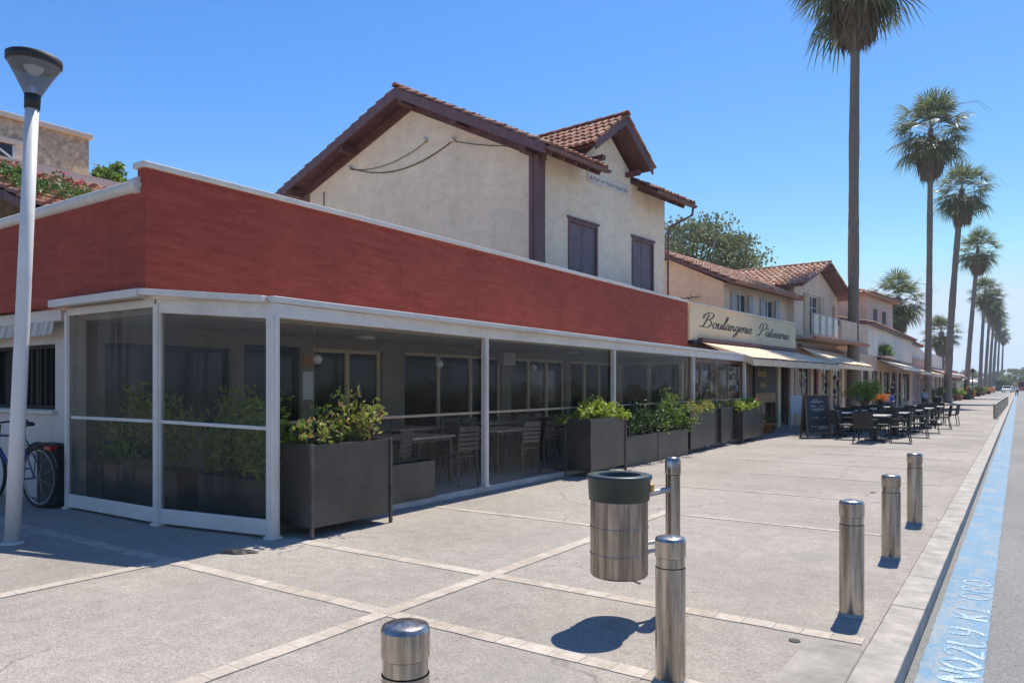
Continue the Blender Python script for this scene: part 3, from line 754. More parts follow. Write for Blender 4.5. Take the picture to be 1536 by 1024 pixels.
planter(-6.90,6.55,-6.58,7.75,.50,'low dark box right of the nearest planter with a slatted chair above it', 'low dark boxes of the terrace', False, .085)
planter(-6.62,11.35,-6.12,12.72,1.02,'large dark planter box behind the waste bin, holding a lime green bush', PG)
planter(-6.62,13.15,-6.34,14.75,.60,'low dark box of lush plants, nearer of the two between big planters', 'low dark boxes of the terrace', False)
planter(-6.62,14.78,-6.34,16.5,.60,'low dark box of lush plants, farther of the two between big planters', 'low dark boxes of the terrace', False)
planter(-6.64,16.7,-6.36,18.5,1.02,'dark metal planter box with a straggly plant, third big planter from the corner', PG)
planter(-6.66,19.0,-6.4,19.85,1.02,'narrow dark metal planter box squeezed before the last terrace planter', PG)
planter(-6.68,20.5,-6.3,22.3,1.0,'last dark metal planter box at the far end of the terrace full of lime plants', PG)
# inside side planters
planter(-8.0,5.12,-6.62,5.48,.56,'dark trough planter behind the tinted screen next to the corner post', 'trough planters behind the tinted screens', False)
planter(-10.0,5.0,-8.25,5.35,.58,'dark trough planter behind the tinted screen nearest the bicycle', 'trough planters behind the tinted screens', False)

shrub((-6.33,5.75,.9), 1.1, .46, .74, LEAF['shrubred'], 'leggy yellow green shrub with red tipped leaves in the nearest big planter', 11, n=19, per=44, size=.08)
shrub((-6.36,12.1,.94), 1.4, .45, .42, LEAF['lime'], 'lime green leafy bush in the planter behind the waste bin', 12, n=26, per=64, size=.09)
shrub((-6.5,13.95,.52), 1.5, .5, .85, LEAF['dark'], 'dense dark shrub in the nearer low box between big planters', 13, n=30, per=60, size=.08, flowers=(LEAF['lime'],14))
shrub((-6.5,15.7,.52), 1.6, .5, 1.0, LEAF['shrub'], 'tall mixed green shrub in the farther low box between big planters', 14, n=30, per=60, size=.08)
shrub((-6.5,17.6,.95), 1.7, .4, .32, LEAF['shrubred'], 'low straggly plant in the third big planter', 15, n=22, per=50, size=.09)
shrub((-6.53,19.4,.95), .8, .3, .3, LEAF['dark'], 'small dark plant in the narrow planter', 16, n=10, per=30, size=.07)
shrub((-6.5,21.4,.93), 1.7, .5, .34, LEAF['lime'], 'bright lime plant with pink blooms in the last terrace planter', 17, n=30, per=60, size=.1, flowers=(LEAF['flower'],10))
shrub((-7.35,5.12,.5), 1.5, .5, 1.15, LEAF['lime'], 'spreading green bush behind the tinted screen next to the corner post', 18, n=42, per=80, size=.085)
bpy.data.objects['shrub.007'].matrix_basis = Matrix.Translation((-7.30,5.34,.5)) @ Matrix.Rotation(PI/2,4,'Z')
s = shrub((-9.1,5.2,.52), 1.7, .45, 1.1, LEAF['lime'], 'green bush behind the tinted screen nearest the bicycle', 19, n=40, per=70, size=.085)
s.matrix_basis = Matrix.Translation((-9.1,5.2,.52)) @ Matrix.Rotation(PI/2,4,'Z')
for i, (y, h, k) in enumerate(((18.4,.5,'shrub'),(20.6,.55,'lime'))):
    shrub((-7.6,y,.85), 1.4, .5, h, LEAF[k], ('leafy plant inside the far terrace bay near its third front post', 'bright leafy plant inside the last terrace bay')[i], 40+i, n=18, per=44, size=.08)
    planter(-7.85,y-.8,-7.35,y+.8,.8,('dark planter inside the far terrace bay near its third front post','dark planter inside the last terrace bay')[i], 'planters inside the terrace', False, .085)

# ------------------------------------------------------------------ slatted restaurant chairs and tables
def slat_chair():
    t = thing('slatted_chair', '', 'chair', (0,0,0))
    for sx in (-.2,.2):
        MB().tube([(sx,.2,0),(sx,.19,.44)], .014, 6).build('leg', M['chair'], t)
        MB().tube([(sx,-.24,0),(sx,-.2,.44),(sx*.97,-.26,.86)], .014, 6).build('leg', M['chair'], t)
    m = MB()
    for k in range(7): m.box(-.21,-.19+k*.058,.435,.21,-.142+k*.058,.455)
    m.build('seat', M['chair'], t)
    m = MB()
    for k in range(5):
        z = .55+k*.068; y = -.215-.045*(z-.44)/.42-.002
        m.box(-.2,y-.008,z,.2,y+.008,z+.045)
    m.box(-.2,-.272,.86,.2,-.25,.90)
    m.build('backrest', M['chair'], t)
    return t
sc0 = slat_chair()
def rtable(i, x, y):
    t = thing('terrace_table', 'wooden topped terrace table, %s one back from the white corner post' % ORD[i], 'table', (x,y,.085), 0, 'wooden tables on the terrace')
    m = MB()
    for k in range(7): m.box(-.4,-.6+k*.172,.71,.4,-.6+k*.172+.168,.74)
    m.build('tabletop', M['wood'], t, bevel=.003)
    MB().box(-.36,-.55,.66,.36,.55,.71).build('apron', M['chair'], t)
    for sx in (-.34,.34):
        for sy in (-.54,.54): MB().box(sx-.025,sy-.025,0,sx+.025,sy+.025,.66).build('leg', M['chair'], t)
first = True
for i, (tx, ty) in enumerate(((-7.75,8.55),(-7.75,10.9),(-7.75,13.4),(-9.35,7.6),(-9.35,10.2),(-9.35,12.8),(-9.35,15.6))):
    rtable(i, tx, ty)
    for j, (dx, dy, rz, side) in enumerate(((-.05,-.95,0,'near end'),(.05,.95,PI,'far end'),(.68,-.28,PI/2,'kerb side'),(.68,.32,PI/2,'far kerb side'),(-.68,-.3,-PI/2,'wall side'),(-.68,.3,-PI/2,'far wall side'))):
        if i == 0 and j == 2: dx, dy, rz = .7, -1.2, PI*.6
        if i >= 3 and j in (2,3): continue
        lab = 'slatted chair at the %s of the %s terrace table from the corner' % (side, ORD[i])
        loc = (tx+dx, ty+dy, .085); rzz = rz+rnd.uniform(-.2,.2)
        if first:
            sc0.matrix_basis = Matrix.Translation(loc) @ Matrix.Rotation(rzz,4,'Z'); sc0['label'] = lab; sc0['group'] = 'slatted chairs on the terrace'; first = False
        else: copy_tree(sc0, loc, rzz, lab)

# ------------------------------------------------------------------ gabled house behind the parapet
TH = R(5.6)
h2 = thing('gabled_house', 'two storey cream gabled house with tiled roof, dormer gable and mauve shutters', 'house', (-9.4,14.75,2.9), -TH)
zo = 2.9
def Z(p): return (p[0], p[1], p[2]-zo)
body = MB()
gp = [Z((-9.06,0,2.9)), Z((0,0,2.9)), Z((0,0,7.26)), Z((-4.35,0,9.40)), Z((-9.06,0,7.82))]
gq = [(p[0],6.25,p[2]) for p in gp]
body.add(gp, [(0,1,2,3,4)]); body.add(gq, [(4,3,2,1,0)]); body.quad(gp[0],gp[4],gq[4],gq[0])
holes_wall(body, 0, 0, 6.25, 0, 7.26-zo, [(1.27,2.59,4.1-zo,5.78-zo),(4.33,5.56,4.1-zo,5.78-zo)], .14)
body.build('wall', M['stuccoA'], h2)
# dormer wall
dm = MB()
dp = [Z((0,2.06,7.262)), Z((0,4.26,7.262)), Z((0,4.26,7.55)), Z((0,3.16,8.36)), Z((0,2.06,7.55))]
dm.prism(dp, (-2.5,0,0)); dm.build('dormer', M['stuccoA'], h2)
# shutters
for a, b in ((1.27,2.59),(4.33,5.56)):
    m = MB(); c, d = 4.1-zo, 5.78-zo
    m.box(-.10,a,c,.025,a+.07,d+.0); m.box(-.10,b-.07,c,.025,b,d); m.box(-.10,a+.07,d-.08,.025,b-.07,d)
    m.box(-.02,a-.05,d+.002,.05,b+.05,d+.05)
    wdw = m.build('window', M['brownwood2'], h2)
    mid = (a+b)/2
    for (p, q) in ((a+.07,mid-.008),(mid+.008,b-.07)):
        s_ = MB().box(-.07,p,c,-.03,q,d-.08)
        k = p
        for zz in range(1, 4): s_.box(-.03,p+.02,c+zz*.42,-.022,q-.02,c+zz*.42+.05)
        s_.box(-.03,p,c,-.024,p+.035,d-.08); s_.box(-.03,q-.035,c,-.024,q,d-.08)
        s_.build('shutter', M['shutter'], wdw)
# corner pilaster (purple-brown downpipe casing) at the gable corner
MB().box(.002,-.12,0,.14,.16,7.0-zo).box(-.12,-.14,0,.0,-.002,7.0-zo).build('corner_board', M['brownwood2'], h2)
# plaque (faded painted tile panel)
pl = MB().box(.002,2.12,6.86-zo,.03,4.1,7.13-zo).build('plaque', M['stuccoD'], h2)
pm = MB(); pr = random.Random(4)
for k in range(15):
    y = 2.22+k*.125
    pts = [(y+pr.uniform(-.01,.02),6.92-zo+pr.uniform(0,.03)),(y+.03+pr.uniform(-.01,.03),7.03-zo),(y+.07,6.92-zo+pr.uniform(0,.12)),(y+.04,6.98-zo)]
    stroke_glyphs(pm, [pts], lambda a,b: (.034,a,b), .008)
pm.build('lettering', M['blueglass'], pl)
# roofs
def slab(mb, x0, z0, x1, z1, y0, y1, th):
    mb.add([(x0,y0,z0-th),(x1,y0,z1-th),(x1,y1,z1-th),(x0,y1,z0-th),(x0,y0,z0),(x1,y0,z1),(x1,y1,z1),(x0,y1,z0)],
           [(0,3,2,1),(4,5,6,7),(0,1,5,4),(1,2,6,5),(2,3,7,6),(3,0,4,7)])
RZ, RX = 9.56-zo, -4.35; EX, EZ = .70, 7.0-zo; LX, LZ = -10.25, 7.62-zo
rs = MB()
sl_ = (EZ-RZ)/(EX-RX)
slab(rs, RX,RZ, EX,EZ, -.55,1.95, .1); slab(rs, RX,RZ, -.35,RZ+sl_*(-.35-RX), 1.95,4.3, .1); slab(rs, RX,RZ, EX,EZ, 4.3,6.6, .1)
slab(rs, LX,LZ, RX,RZ, -.55,6.6, .1)
roof = rs.build('roof', M['brownwood'], h2)
tm = MB()
dr = Vector((EX-RX,0,EZ-RZ)); nr_ = Vector((-dr.z,0,dr.x)).normalized()
tiles(tm, (RX,-.60,RZ+.01), (0,1,0), dr, nr_, 7.25, dr.length+.05, skip=lambda p: 1.9 < p.y < 4.4 and p.x > -2.62*(1-abs(p.y-3.16)/1.9))
dl = Vector((LX-RX,0,LZ-RZ)); nl = Vector((dl.z,0,-dl.x)).normalized()
tiles(tm, (RX,-.60,RZ+.01), (0,1,0), dl, nl, 7.25, dl.length+.05)
ridge_caps(tm, (RX,-.62,RZ+.06), (RX,6.65,RZ+.06))
tm.build('tiles', M['tile'], roof)
# barge boards, rafters
bb = MB()
for (x0,z0,x1,z1) in ((RX,RZ,EX,EZ),(RX,RZ,LX,LZ)):
    bb.add([(x0,-.60,z0-.26),(x1,-.60,z1-.2),(x1,-.60,z1+.02),(x0,-.60,z0+.02),(x0,-.555,z0-.26),(x1,-.555,z1-.2),(x1,-.555,z1+.02),(x0,-.555,z0+.02)],
       [(0,1,2,3),(7,6,5,4),(0,4,5,1),(1,5,6,2),(2,6,7,3),(3,7,4,0)] if x1 > x0 else [(3,2,1,0),(4,5,6,7),(1,5,4,0),(2,6,5,1),(3,7,6,2),(0,4,7,3)])
bb.build('bargeboard', M['brownwood2'], h2)
for t_ in (0.02,.42,.86):   # purlins poking from the gable
    for (x1,z1) in ((EX,EZ),(LX,LZ)):
        x = RX+(x1-RX)*t_; z = RZ+(z1-RZ)*t_
        if t_ == .02 and x1 < 0: continue
        MB().box(x-.09,-.52,z-.36,x+.09,.0,z-.12).build('purlin', M['brownwood'], h2)
# wide frieze boards under the slopes on the gable wall
for (x0,z0,x1,z1) in ((-4.35,9.42,0.3,7.08),(-4.35,9.42,-9.6,7.70)):
    fb = MB(); a = Z((x0,0,z0)); b = Z((x1,0,z1)); h = .30
    fb.prism([(a[0],-.004,a[2]-h),(b[0],-.004,b[2]-h+.05),(b[0],-.004,b[2]),(a[0],-.004,a[2])], (0,-.05,0)); fb.build('frieze', M['brownwood'], h2)
# gutters
for (y0,y1) in ((-.6,1.93),(4.32,6.66)):
    g = MB(); pr_ = [(EX+.10+.07*math.cos(t), EZ-.06+.07*math.sin(t)) for t in [PI+PI*k/6 for k in range(7)]]
    for k in range(6):
        (xa,za),(xb,zb) = pr_[k],pr_[k+1]
        g.quad((xa,y0,za),(xb,y0,zb),(xb,y1,zb),(xa,y1,za))
    g.add([(x,y0,z) for x,z in pr_], [tuple(range(7))]); g.add([(x,y1,z) for x,z in pr_], [tuple(range(7))])
    g.build('gutter', M['brownwood2'], h2)
MB().tube([(EX+.1,6.5,EZ-.12),(EX+.08,6.5,EZ-.35),(.12,6.4,EZ-.62),(.06,6.34,EZ-.8),(.06,6.34,0)], .035, 8).build('downpipe', M['brownwood2'], h2, smooth=True)
# soffit rafters along eaves
for y in [-.3+.5*k for k in range(14)]:
    if 1.9 < y < 4.35: continue
    MB().bar((0,y,EZ+.355-.16), (.66,y,EZ+.02-.16), .07, .1).build('rafter', M['brownwood'], h2)
# dormer roof
dro = MB(); AZ, DE = 8.70-zo, 7.68-zo; hw = 1.42
def dslab(y1):
    y0 = 3.16; x0, x1 = -2.7, .5
    vs = [(x0,y0,AZ-.1),(x1,y0,AZ-.1),(x1,y1,DE-.1),(x0,y1,DE-.1),(x0,y0,AZ),(x1,y0,AZ),(x1,y1,DE),(x0,y1,DE)]
    dro.add(vs, [(0,1,2,3),(7,6,5,4),(0,4,5,1),(1,5,6,2),(2,6,7,3),(3,7,4,0)])
dslab(3.16-hw); dslab(3.16+hw)
droof = dro.build('dormer_roof', M['brownwood'], h2)
tm = MB()
for sgn in (-1,1):
    dd = Vector((0,sgn*hw,DE-AZ)); nn_ = Vector((0,sgn*(AZ-DE),hw)).normalized()
    tiles(tm, (-2.8,3.16,AZ+.01), (1,0,0), dd, nn_, 3.35, dd.length+.04, skip=lambda p: p.z < RZ+sl_*(p.x-RX)-.02)
ridge_caps(tm, (-2.7,3.16,AZ+.05), (.55,3.16,AZ+.05))
tm.build('tiles', M['tile'], droof)
bb = MB()
for sgn in (-1,1):
    y1 = 3.16+sgn*(hw+.02)
    a = [(.5,3.16,AZ-.22),(.5,y1,DE-.2),(.5,y1,DE+.01),(.5,3.16,AZ+.01)]
    bb.prism(a, (.045,0,0))
bb.build('bargeboard', M['brownwood2'], h2)
for q in ((2.2,7.38,2.34,7.5),(3.98,7.38,4.12,7.5),(3.08,8.3,3.24,8.45)): MB().box(.0,q[0],q[1]-zo,.42,q[2],q[3]-zo).build('purlin', M['brownwood'], h2)
# cable on gable wall
cb = MB()
def sag(a, b, s_, n=12): return [(a[0]+(b[0]-a[0])*k/n, -.03, a[1]+(b[1]-a[1])*k/n-s_*4*(k/n)*(1-k/n)) for k in range(n+1)]
cb.tube(sag((-7.0,8.05-zo),(-2.75,7.95-zo),.42), .015, 6); cb.tube(sag((-7.0,8.0-zo),(-3.7,8.15-zo),.25), .01, 5)
cb.tube(sag((-2.75,7.95-zo),(-.5,7.35-zo),.05), .01, 5); cb.tube([(-8.3,-.03,7.55-zo),(-8.3,-.03,5.6-zo)], .016, 5)
cb.build('cable', M['cable'], h2)
for (x, z) in ((-7.0,8.05),(-2.7,7.97),(-3.75,8.2)):
    MB().lathe([(0,0),(.05,.0),(.06,.05),(.03,.1),(0,.11)], (x,-.07,z-zo-.05), 12).build('insulator', M['whitepaint'], h2, smooth=True)

# ------------------------------------------------------------------ script lettering
GL = {
 'B': (1.55, [[(.55,2.15),(.42,1.5),(.28,.7),(.1,.12),(-.18,.0),(-.3,.2)], [(-.1,1.35),(-.15,1.8),(.2,2.25),(.75,2.4),(1.2,2.2),(1.2,1.75),(.85,1.35),(.45,1.22)], [(.45,1.22),(1.0,1.15),(1.25,.75),(1.0,.2),(.5,-.02),(.15,.1)]]),
 'P': (1.35, [[(.55,2.1),(.42,1.5),(.28,.7),(.1,.12),(-.18,.0),(-.3,.2)], [(-.15,1.3),(-.15,1.8),(.2,2.25),(.75,2.4),(1.2,2.15),(1.15,1.6),(.8,1.2),(.4,1.1)]]),
 'o': (.72, [[(.45,.95),(.12,.8),(.02,.35),(.25,0),(.5,.2),(.55,.65),(.4,.92),(.55,.75),(.75,.8)]]),
 'u': (.85, [[(0,.55),(.15,.95),(.1,.35),(.25,.0),(.5,.25),(.62,.9)], [(.62,.9),(.58,.3),(.7,.02),(.9,.35)]]),
 'l': (.5, [[(0,.4),(.35,1.3),(.5,2.0),(.38,2.2),(.25,1.7),(.15,.6),(.25,.02),(.5,.35)]]),
 'a': (.82, [[(.6,.85),(.3,.95),(.05,.5),(.15,.05),(.4,.15),(.6,.9)], [(.62,.9),(.55,.3),(.68,.02),(.88,.35)]]),
 'n': (.85, [[(.0,.6),(.12,.9),(.08,.0)], [(.08,.35),(.3,.85),(.5,.85),(.5,.4),(.6,.03),(.85,.35)]]),
 'g': (.8, [[(.6,.85),(.3,.95),(.05,.5),(.2,.08),(.45,.25),(.6,.9)], [(.6,.9),(.5,-.1),(.3,-.8),(.05,-.95),(.0,-.6),(.4,-.15),(.85,.35)]]),
 'e': (.62, [[(.0,.35),(.35,.55),(.48,.82),(.3,.97),(.08,.65),(.1,.15),(.35,.0),(.65,.35)]]),
 'r': (.62, [[(.0,.4),(.15,.98),(.25,.85),(.45,.85),(.35,.3),(.45,.02),(.65,.35)]]),
 'i': (.45, [[(.0,.4),(.2,.95),(.12,.3),(.22,.02),(.48,.35)], [(.3,1.3),(.36,1.36)]]),
 't': (.5, [[(.0,.4),(.3,1.65),(.15,.5),(.25,.02),(.52,.35)], [(.02,1.15),(.48,1.2)]]),
 's': (.6, [[(.0,.35),(.32,1.0),(.35,.6),(.42,.2),(.2,-.02),(.05,.12)], [(.3,.05),(.62,.35)]]),
 '^': (0, [[(-.62,1.25),(-.42,1.5),(-.25,1.25)]]),
 ' ': (.9, []),
}
def script(mb, text, T, size, nib, slant=.28):
    x = 0
    for ch in text:
        adv, paths = GL[ch]
        for p in paths:
            stroke_glyphs(mb, [[((x+a+slant*b)*size, b*size) for a, b in p]], T, nib)
        x += adv
    return x*size

# ------------------------------------------------------------------ awning builder (local frame, x outward, y along)
def awning(parent, y0, y1, zb, zf, out, mat, drop=.22, x0=.05, folds=26, seed=1):
    rr = random.Random(seed); m = MB(); n = folds
    for i in range(n):
        t0 = i/n; t1 = (i+1)/n; ya = y0+(y1-y0)*t0; yb = y0+(y1-y0)*t1
        s0 = .025*math.sin(PI*t0*6); s1 = .025*math.sin(PI*t1*6)
        m.quad((x0,ya,zb),(x0,yb,zb),(out,yb,zf-s1*.4),(out,ya,zf-s0*.4))
        w0 = .02*math.sin(i*2.1); w1 = .02*math.sin((i+1)*2.1)
        m.quad((out,ya,zf-s0*.4),(out,yb,zf-s1*.4),(out+.01+w1,yb,zf-drop+rr.uniform(-.008,.008)),(out+.01+w0,ya,zf-drop))
    for y in (y0, y1):   # side wings
        m.add([(x0,y,zb),(out,y,zf),(out,y,zf-drop)], [(0,1,2)])
    a = m.build('awning', M[mat], parent)
    f = MB().box(x0-.04,y0-.03,zb+.01,x0+.10,y1+.03,zb+.12)
    f.bar((out-.02,y0+.02,zf-.03),(out-.02,y1-.02,zf-.03),.05,.05)
    for y in (y0+.25,(y0+y1)/2,y1-.25): f.bar((x0,y,zb-.12),(out-.05,y,zf-.05),.04,.04)
    f.build('awning_frame', M['dark'] if mat != 'awning' else M['brownwood'], a)
    return a

# ------------------------------------------------------------------ bakery
ln = math.hypot(.75, 9.87); TB = math.atan2(.75, 9.87)
bk = thing('bakery_shop', 'bakery shop with long cream sign band and cream awning beyond the terrace', 'shop', (-8.2,21.44,0), -TB)
m = MB(); hb = [(.5,2.2,.5,2.4),(2.5,4.6,.5,2.4),(5.7,7.75,.1,2.35),(8.25,9.2,.05,2.45)]
holes_wall(m, -.15, 0, 9.75, 0, 3.1, hb, .2); m.quad((-.15,9.75,0),(-6,9.75,0),(-6,9.75,4.0),(-.15,9.75,4.0))
m.box(-6,.05,3.3,-.3,9.7,3.98); m.quad((-6,0,0),(-.15,0,0),(-.15,0,3.1),(-6,0,3.1))
m.build('wall', M['shopwood'], bk)
sb = MB().box(-.14,.0,2.98,.02,9.75,4.06).build('sign_board', M['sign'], bk, bevel=.006)
MB().box(-.18,-.03,4.062,.06,9.78,4.12).build('sign_coping', M['stuccoD'], sb)
MB().box(-.1,.1,2.88,.10,9.7,2.975).build('awning_box', M['dark'], bk)
lt = MB()
script(lt, 'Boulangerie', lambda a,b: (.026, .85+a*2.45, 3.42+b-.005*a), .2, .021)
script(lt, 'Patisserie', lambda a,b: (.026, 5.65+a*2.45, 3.40+b-.005*a), .2, .021)
script(lt, '^', lambda a,b: (.026, 5.65+(1.35+.62)*.2*2.45+a*2.45, 3.40+b), .2, .014)
lt.build('lettering', M['signink'], sb)
for i, (a,b,c,d) in enumerate(hb):
    window(bk, -.25, a, b, c, d, M['orangewood'] if i < 3 else M['brownwood'], M['darkglass'], 1 if i in (0,1) else 0, (), .07, 'window' if i < 3 else 'door')
awning(bk, .55, 9.4, 2.94, 2.44, 1.75, 'awning', .25, .1)
# dark poster with gold lettering and bread picture
po = MB().box(-.14,5.55,.95,-.08,7.7,2.28).build('poster', M['dark'], bk)
text_mesh('lettering', 'deqlis', .42, M['amber'], po, (-.07,5.75,1.93), (PI/2,0,PI/2))
text_mesh('lettering', 'lovii', .42, M['amber'], po, (-.07,6.0,1.52), (PI/2,0,PI/2))
MB().box(-.078,5.6,.98,-.06,7.65,1.32).build('picture', M['orangewood'], po)
MB().box(-.12,7.8,0,-.02,8.15,2.86).build('pillar', M['sign'], bk, bevel=.01)
MB().box(-.12,9.25,0,-.02,9.7,2.86).build('pillar', M['stuccoC'], bk, bevel=.01)
GP = bk; gr = random.Random(3)
for k in range(26):
    y = gr.uniform(.6,4.4); z = gr.choice((.6,1.0,1.4,1.8)); s_ = gr.uniform(.05,.14)
    MB().box(-.22,y-s_,z,-.17,y+s_,z+gr.uniform(.08,.28)).build('display_item', M['goods'], GP)

# ------------------------------------------------------------------ upper houses
def simple_roof(parent, x0,z0,x1,z1,y0,y1, tmat='tile_pale', th=.12):
    m = MB(); slab(m, min(x0,x1), z0 if x0<x1 else z1, max(x0,x1), z1 if x0<x1 else z0, y0, y1, th)
    r = m.build('roof', M['brownwood2'], parent)
    tm = MB()
    hi = (x0,z0) if z0 > z1 else (x1,z1); lo = (x1,z1) if z0 > z1 else (x0,z0)
    dd = Vector((lo[0]-hi[0],0,lo[1]-hi[1])); nn_ = Vector((-dd.z,0,dd.x)).normalized()
    if nn_.z < 0: nn_ = -nn_
    tiles(tm, (hi[0],y0-.03,hi[1]+.01), (0,1,0), dd, nn_, y1-y0+.06, dd.length+.04, tw=.25, tl=.42)
    tm.build('tiles', M[tmat], r)
    return r
h3 = thing('small_house', 'pale house with open grey shutters rising behind the bakery sign', 'house', (-9.0,27.0,3.4), -TH)
zo = 3.4
m = MB(); hs = [(1.1,2.2,4.0-zo,5.16-zo),(3.95,5.05,4.0-zo,5.16-zo)]
holes_wall(m, 0, 0, 6.6, 0, 5.42-zo, hs, .18)
gp = [(-5,0,0),(0,0,0),(0,0,5.42-zo),(-2.3,0,6.52-zo),(-5,0,5.5-zo)]
m.add(gp, [(0,1,2,3,4)]); m.add([(p[0],6.6,p[2]) for p in gp], [(4,3,2,1,0)])
m.build('wall', M['stuccoB'], h3)
for a,b,c,d in hs:
    wd = window(h3, -.1, a,b,c,d, M['white_metal'], M['blueglass'], 1)
    for (p,q) in ((a-.52,a-.03),(b+.03,b+.5)):
        MB().box(.01,p,c,.05,q,d).build('shutter', M['galv'], wd)
simple_roof(h3, -2.3,6.68-zo,.55,5.38-zo,-.3,6.7); simple_roof(h3, -5.3,5.5-zo,-2.3,6.68-zo,-.3,6.7)
rc = MB(); ridge_caps(rc, (-2.3,-.3,6.74-zo), (-2.3,6.7,6.74-zo)); rc.build('ridge', M['tile_pale'], h3)
MB().tube([(.62,-.3,5.33-zo),(.62,6.7,5.33-zo)], .06, 8).build('gutter', M['terracotta'], h3)
MB().tube([(-1.9,-.12,4.9-zo),(-.9,-.12,4.95-zo)], .012, 5).tube([(-1.4,0,4.9-zo),(-1.4,-.14,4.95-zo)], .02, 5).bar((-1.6,-.3,4.95-zo),(-1.6,.0,4.93-zo),.02,.02).bar((-1.2,-.3,4.97-zo),(-1.2,.0,4.95-zo),.02,.02).build('aerial', M['dark'], h3)

h4 = thing('balcony_house', 'beige house with street facing gable, french window and glass balcony', 'house', (-8.06,33.5,3.4), -TH)
m = MB(); hs = [(1.9,3.3,3.75-zo,5.75-zo),(5.35,5.8,3.95-zo,5.55-zo)]
holes_wall(m, 0, 0, 6.1, 0, 5.95-zo, hs, .18)
m.prism([(0,0,5.951-zo),(0,6.1,5.951-zo),(0,3.05,7.08-zo)], (-7,0,0))
m.quad((-7,0,0),(0,0,0),(0,0,5.95-zo),(-7,0,5.95-zo)); m.quad((-7,6.1,0),(0,6.1,0),(0,6.1,5.95-zo),(-7,6.1,5.95-zo))
m.build('wall', M['stuccoB'], h4)
wd = window(h4, -.1, *hs[0], M['white_metal'], M['blueglass'], 1, (5.2-zo,), .08)
for (p,q) in ((1.2,1.86),(3.34,3.95)): MB().box(.01,p,3.75-zo,.06,q,5.75-zo).build('shutter', M['roughstone'], wd)
window(h4, -.1, *hs[1], M['white_metal'], M['blueglass'], 0)
# gable roof, ridge perpendicular to the street
for sgn in (-1,1):
    y0 = 3.05; y1 = 3.05+sgn*3.55; za = 7.22-zo; zb = 5.93-zo; x0, x1 = -7,.55
    mm = MB().add([(x0,y0,za-.1),(x1,y0,za-.1),(x1,y1,zb-.1),(x0,y1,zb-.1),(x0,y0,za),(x1,y0,za),(x1,y1,zb),(x0,y1,zb)], [(0,1,2,3),(7,6,5,4),(0,4,5,1),(1,5,6,2),(2,6,7,3),(3,7,4,0)])
    r = mm.build('roof', M['brownwood2'], h4); tm = MB(); dd = Vector((0,y1-y0,zb-za)); nn_ = Vector((0,sgn*(za-zb),3.55)).normalized()
    tiles(tm, (x0,y0,za+.01), (1,0,0), dd, nn_, 7.6, dd.length+.03, tw=.25, tl=.42); tm.build('tiles', M['tile_pale'], r)
rc = MB(); ridge_caps(rc, (-7,3.05,7.28-zo), (.58,3.05,7.28-zo)); rc.build('ridge', M['tile_pale'], h4)
bb = MB().box(-.3,-.9,3.58-zo,1.15,7.2,3.74-zo).build('balcony', M['stuccoC'], h4, bevel=.01)
MB().box(1.12,-.95,3.52-zo,1.22,7.25,3.66-zo).build('tile_edge', M['terracotta'], bb)
MB().box(1.05,-.85,3.78-zo,1.065,2.9,4.6-zo).build('glass_rail', M['clearglass'], bb)
MB().box(1.02,2.95,3.742-zo,1.12,7.15,4.6-zo).build('parapet', M['stuccoC'], bb)
rl_ = MB().bar((1.06,-.85,4.62-zo),(1.06,2.9,4.62-zo),.04,.03)
for k in range(5): rl_.bar((1.085,-.8+k*.9,3.74-zo),(1.085,-.8+k*.9,4.6-zo),.03,.03)
rl_.build('rail', M['galv'], bb)

s2 = thing('corner_shop', 'shop with cream awning below the glass balcony, next to the bakery', 'shop', (-7.5,31.3,0), -R(.8))
m = MB(); hs = [(.6,2.6,.4,2.4),(3.1,4.0,.05,2.4),(4.6,6.4,.4,2.4),(7.0,9.0,.4,2.4)]
holes_wall(m, 0, 0, 9.6, 0, 3.4, hs, .2); m.quad((0,0,0),(-6,0,0),(-6,0,3.4),(0,0,3.4)); m.quad((0,9.6,0),(-6,9.6,0),(-6,9.6,3.4),(0,9.6,3.4)); m.quad((0,0,3.4),(0,9.6,3.4),(-7,9.6,3.4),(-7,0,3.4))
m.build('wall', M['shopwall'], s2)
for i, q in enumerate(hs): window(s2, -.1, *q, M['white_metal'] if i != 1 else M['brownwood'], M['darkglass'], 1 if i != 1 else 0, (), .07, 'door' if i == 1 else 'window')
GP = s2
for k in range(44):
    y = gr.choice((gr.uniform(.7,2.5),gr.uniform(4.7,6.3),gr.uniform(7.1,8.9))); z = gr.choice((.5,.85,1.2,1.55,1.9)); s_ = gr.uniform(.04,.12)
    MB().box(-.07,y-s_,z,-.03,y+s_,z+gr.uniform(.08,.26)).build('display_item', M['goods'], GP)
awning(s2, .3, 9.0, 3.2, 2.54, 1.45, 'awning', .24, .1, seed=5)

s3 = thing('low_shop', 'low shop block with white upper wall and tiled edge halfway down the street', 'shop', (-7.25,41.1,0), -R(.3))
m = MB(); hs = [(.5,2.4,.4,2.5),(2.9,3.9,.05,2.5),(4.5,6.3,.4,2.5),(7.2,9.6,.4,2.5),(10.2,11.2,.05,2.5),(11.8,14.5,.4,2.5),(15.4,17.8,.4,2.5),(18.6,20.2,.05,2.5),(21,25,.4,2.5)]
holes_wall(m, 0, 0, 26.5, 0, 3.4, hs, .2); m.quad((0,0,0),(-6,0,0),(-6,0,4.4),(0,0,4.4)); m.quad((0,0,3.4),(0,5.8,3.4),(-6,5.8,3.4),(-6,0,3.4))
m.build('wall', M['shopwall'], s3)
MB().box(-6,5.9,3.402,.02,26.5,5.15).build('upper_wall', M['stuccoD'], s3)
MB().box(-2,.4,3.41,-.5,5.7,4.3).build('upper_wall', M['orangewood'], s3)
